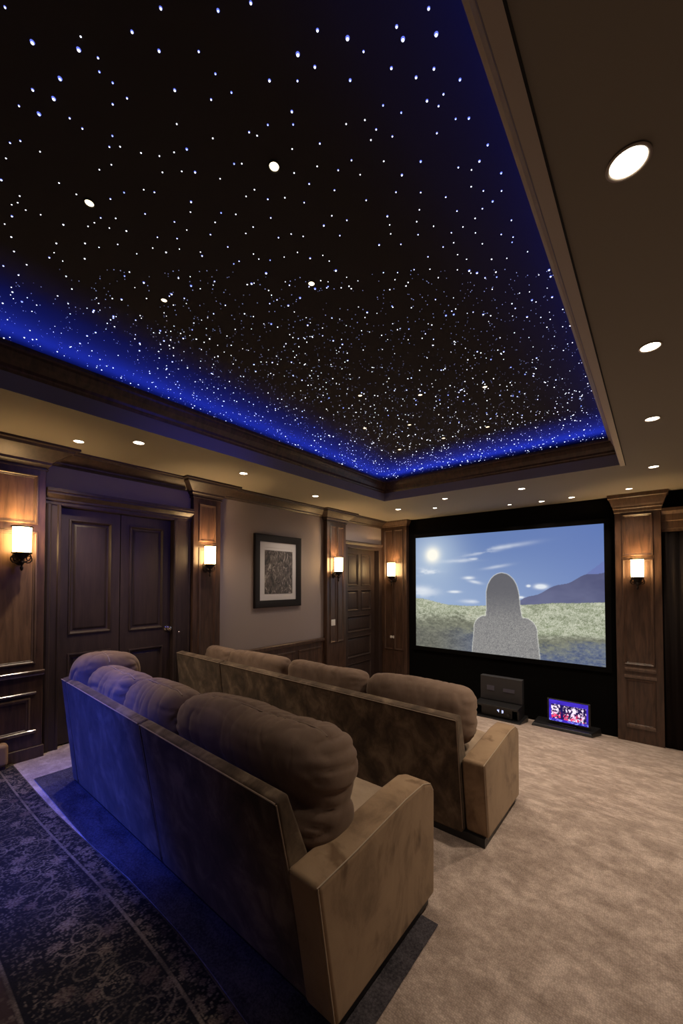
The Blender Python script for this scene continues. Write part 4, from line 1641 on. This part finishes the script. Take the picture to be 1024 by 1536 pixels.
mm_, _, _ = attr_mat('monitor_picture', 1.25, 0.3)
o = color_grid('screen', (-0.235, -0.002, 0.045), (0.47, 0, 0), (0, 0, 0.29), im, mm_)
o.parent = mo
o['label'] = 'glowing purple and pink picture'


# ------------------------------------------------------------------ blue cove lighting
def area(name, loc, rot, sx, sy, power, color, spread=180):
    l = bpy.data.lights.new(name, 'AREA')
    l.shape = 'RECTANGLE'
    l.size = sx
    l.size_y = sy
    l.energy = power
    l.color = color
    l.spread = R(spread)
    o_ = bpy.data.objects.new(name, l)
    COL.objects.link(o_)
    o_.location = loc
    o_.rotation_euler = rot
    return o_


BLUE = (0.03, 0.07, 1.0)
ty = (TY0 + TY1) / 2
tx = (TX0 + TX1) / 2
zl = ZS + 0.215
LY, LX = TY1 - TY0, TX1 - TX0
def led(loc, along_x, length, power, inward):
    o_ = area('cove_led', loc, (0, 0, 0), length if along_x else 0.03, 0.03 if along_x else length, power, BLUE)
    d = Vector(inward).normalized()
    ax = Vector((1, 0, 0)) if along_x else Vector((0, 1, 0))
    zz = -d
    xx = ax if along_x else ax.cross(zz)
    yy = zz.cross(xx)
    o_.matrix_world = Matrix(((xx.x, yy.x, zz.x, loc[0]), (xx.y, yy.y, zz.y, loc[1]), (xx.z, yy.z, zz.z, loc[2]), (0, 0, 0, 1)))


zl = ZS + 0.235
led((TX0 - 0.06, ty, zl), False, LY, 50, (0.62, 0, 0.78))
led((tx, TY1 + 0.06, zl), True, LX, 29, (0, -0.5, 0.86))
led((TX1 + 0.06, ty, zl), False, LY, 9, (-0.5, 0, 0.86))
led((tx, TY0 - 0.06, zl), True, LX, 11, (0, 0.5, 0.86))

# added unseen blue spots, standing in for cove light spilling into the room
def aim(o_, target):
    d = Vector(target) - o_.location
    o_.rotation_euler = d.to_track_quat('-Z', 'Y').to_euler()


l = bpy.data.lights.new('added_blue_spot', 'SPOT')
l.energy = 540
l.color = (0.04, 0.085, 1.0)
l.spot_size = R(46)
l.spot_blend = 0.9
l.shadow_soft_size = 0.15
o = bpy.data.objects.new('added_blue_spot', l)
COL.objects.link(o)
o.location = (-2.35, -0.62, 2.63)
aim(o, (-2.95, 0.78, 0.0))
l = bpy.data.lights.new('added_blue_spot', 'SPOT')  # second added blue spot, weaker, for the middle of the sofa back
l.energy = 40
l.color = (0.06, 0.11, 1.0)
l.spot_size = R(44)
l.spot_blend = 0.95
l.shadow_soft_size = 0.15
o = bpy.data.objects.new('added_blue_spot', l)
COL.objects.link(o)
o.location = (-1.75, -0.62, 2.63)
aim(o, (-2.0, 0.80, 0.0))
l = bpy.data.lights.new('added_blue_wash', 'SPOT')  # added unseen spot that tints the double doors blue
l.energy = 60
l.color = (0.13, 0.12, 1.0)
l.spot_size = R(46)
l.spot_blend = 0.9
l.shadow_soft_size = 0.2
o = bpy.data.objects.new('added_blue_wash', l)
COL.objects.link(o)
o.location = (-0.45, 2.2, 2.62)
aim(o, (-4.2, 1.75, 1.9))

# ------------------------------------------------------------------ world, camera, view
w = bpy.data.worlds.new('World')
w.use_nodes = True
w.node_tree.nodes['Background'].inputs['Color'].default_value = (0.010, 0.009, 0.010, 1)
w.node_tree.nodes['Background'].inputs['Strength'].default_value = 0.3
scene.world = w

cam = bpy.data.cameras.new('camera')
cam.sensor_fit = 'VERTICAL'
cam.sensor_height = 36.0
cam.lens = FPX * 36.0 / 1536.0
cam.shift_y = (CY - 768.0) / 1536.0
cam.shift_x = 0.0
cam.clip_start = 0.02
co = bpy.data.objects.new('camera', cam)
COL.objects.link(co)
co.matrix_world = Matrix(((RGT.x, UPV.x, -FWD.x, 0), (RGT.y, UPV.y, -FWD.y, 0), (RGT.z, UPV.z, -FWD.z, EYE), (0, 0, 0, 1)))
scene.camera = co

vs = scene.view_settings
vs.view_transform = 'Standard'
vs.look = 'None'
vs.gamma = 1.0
vs.exposure = 0.0
vs.use_curve_mapping = False
cy_ = scene.cycles
cy_.use_denoising = True
cy_.max_bounces = 8
cy_.diffuse_bounces = 5
cy_.sample_clamp_indirect = 4.0
cy_.caustics_reflective = False
cy_.caustics_refractive = False
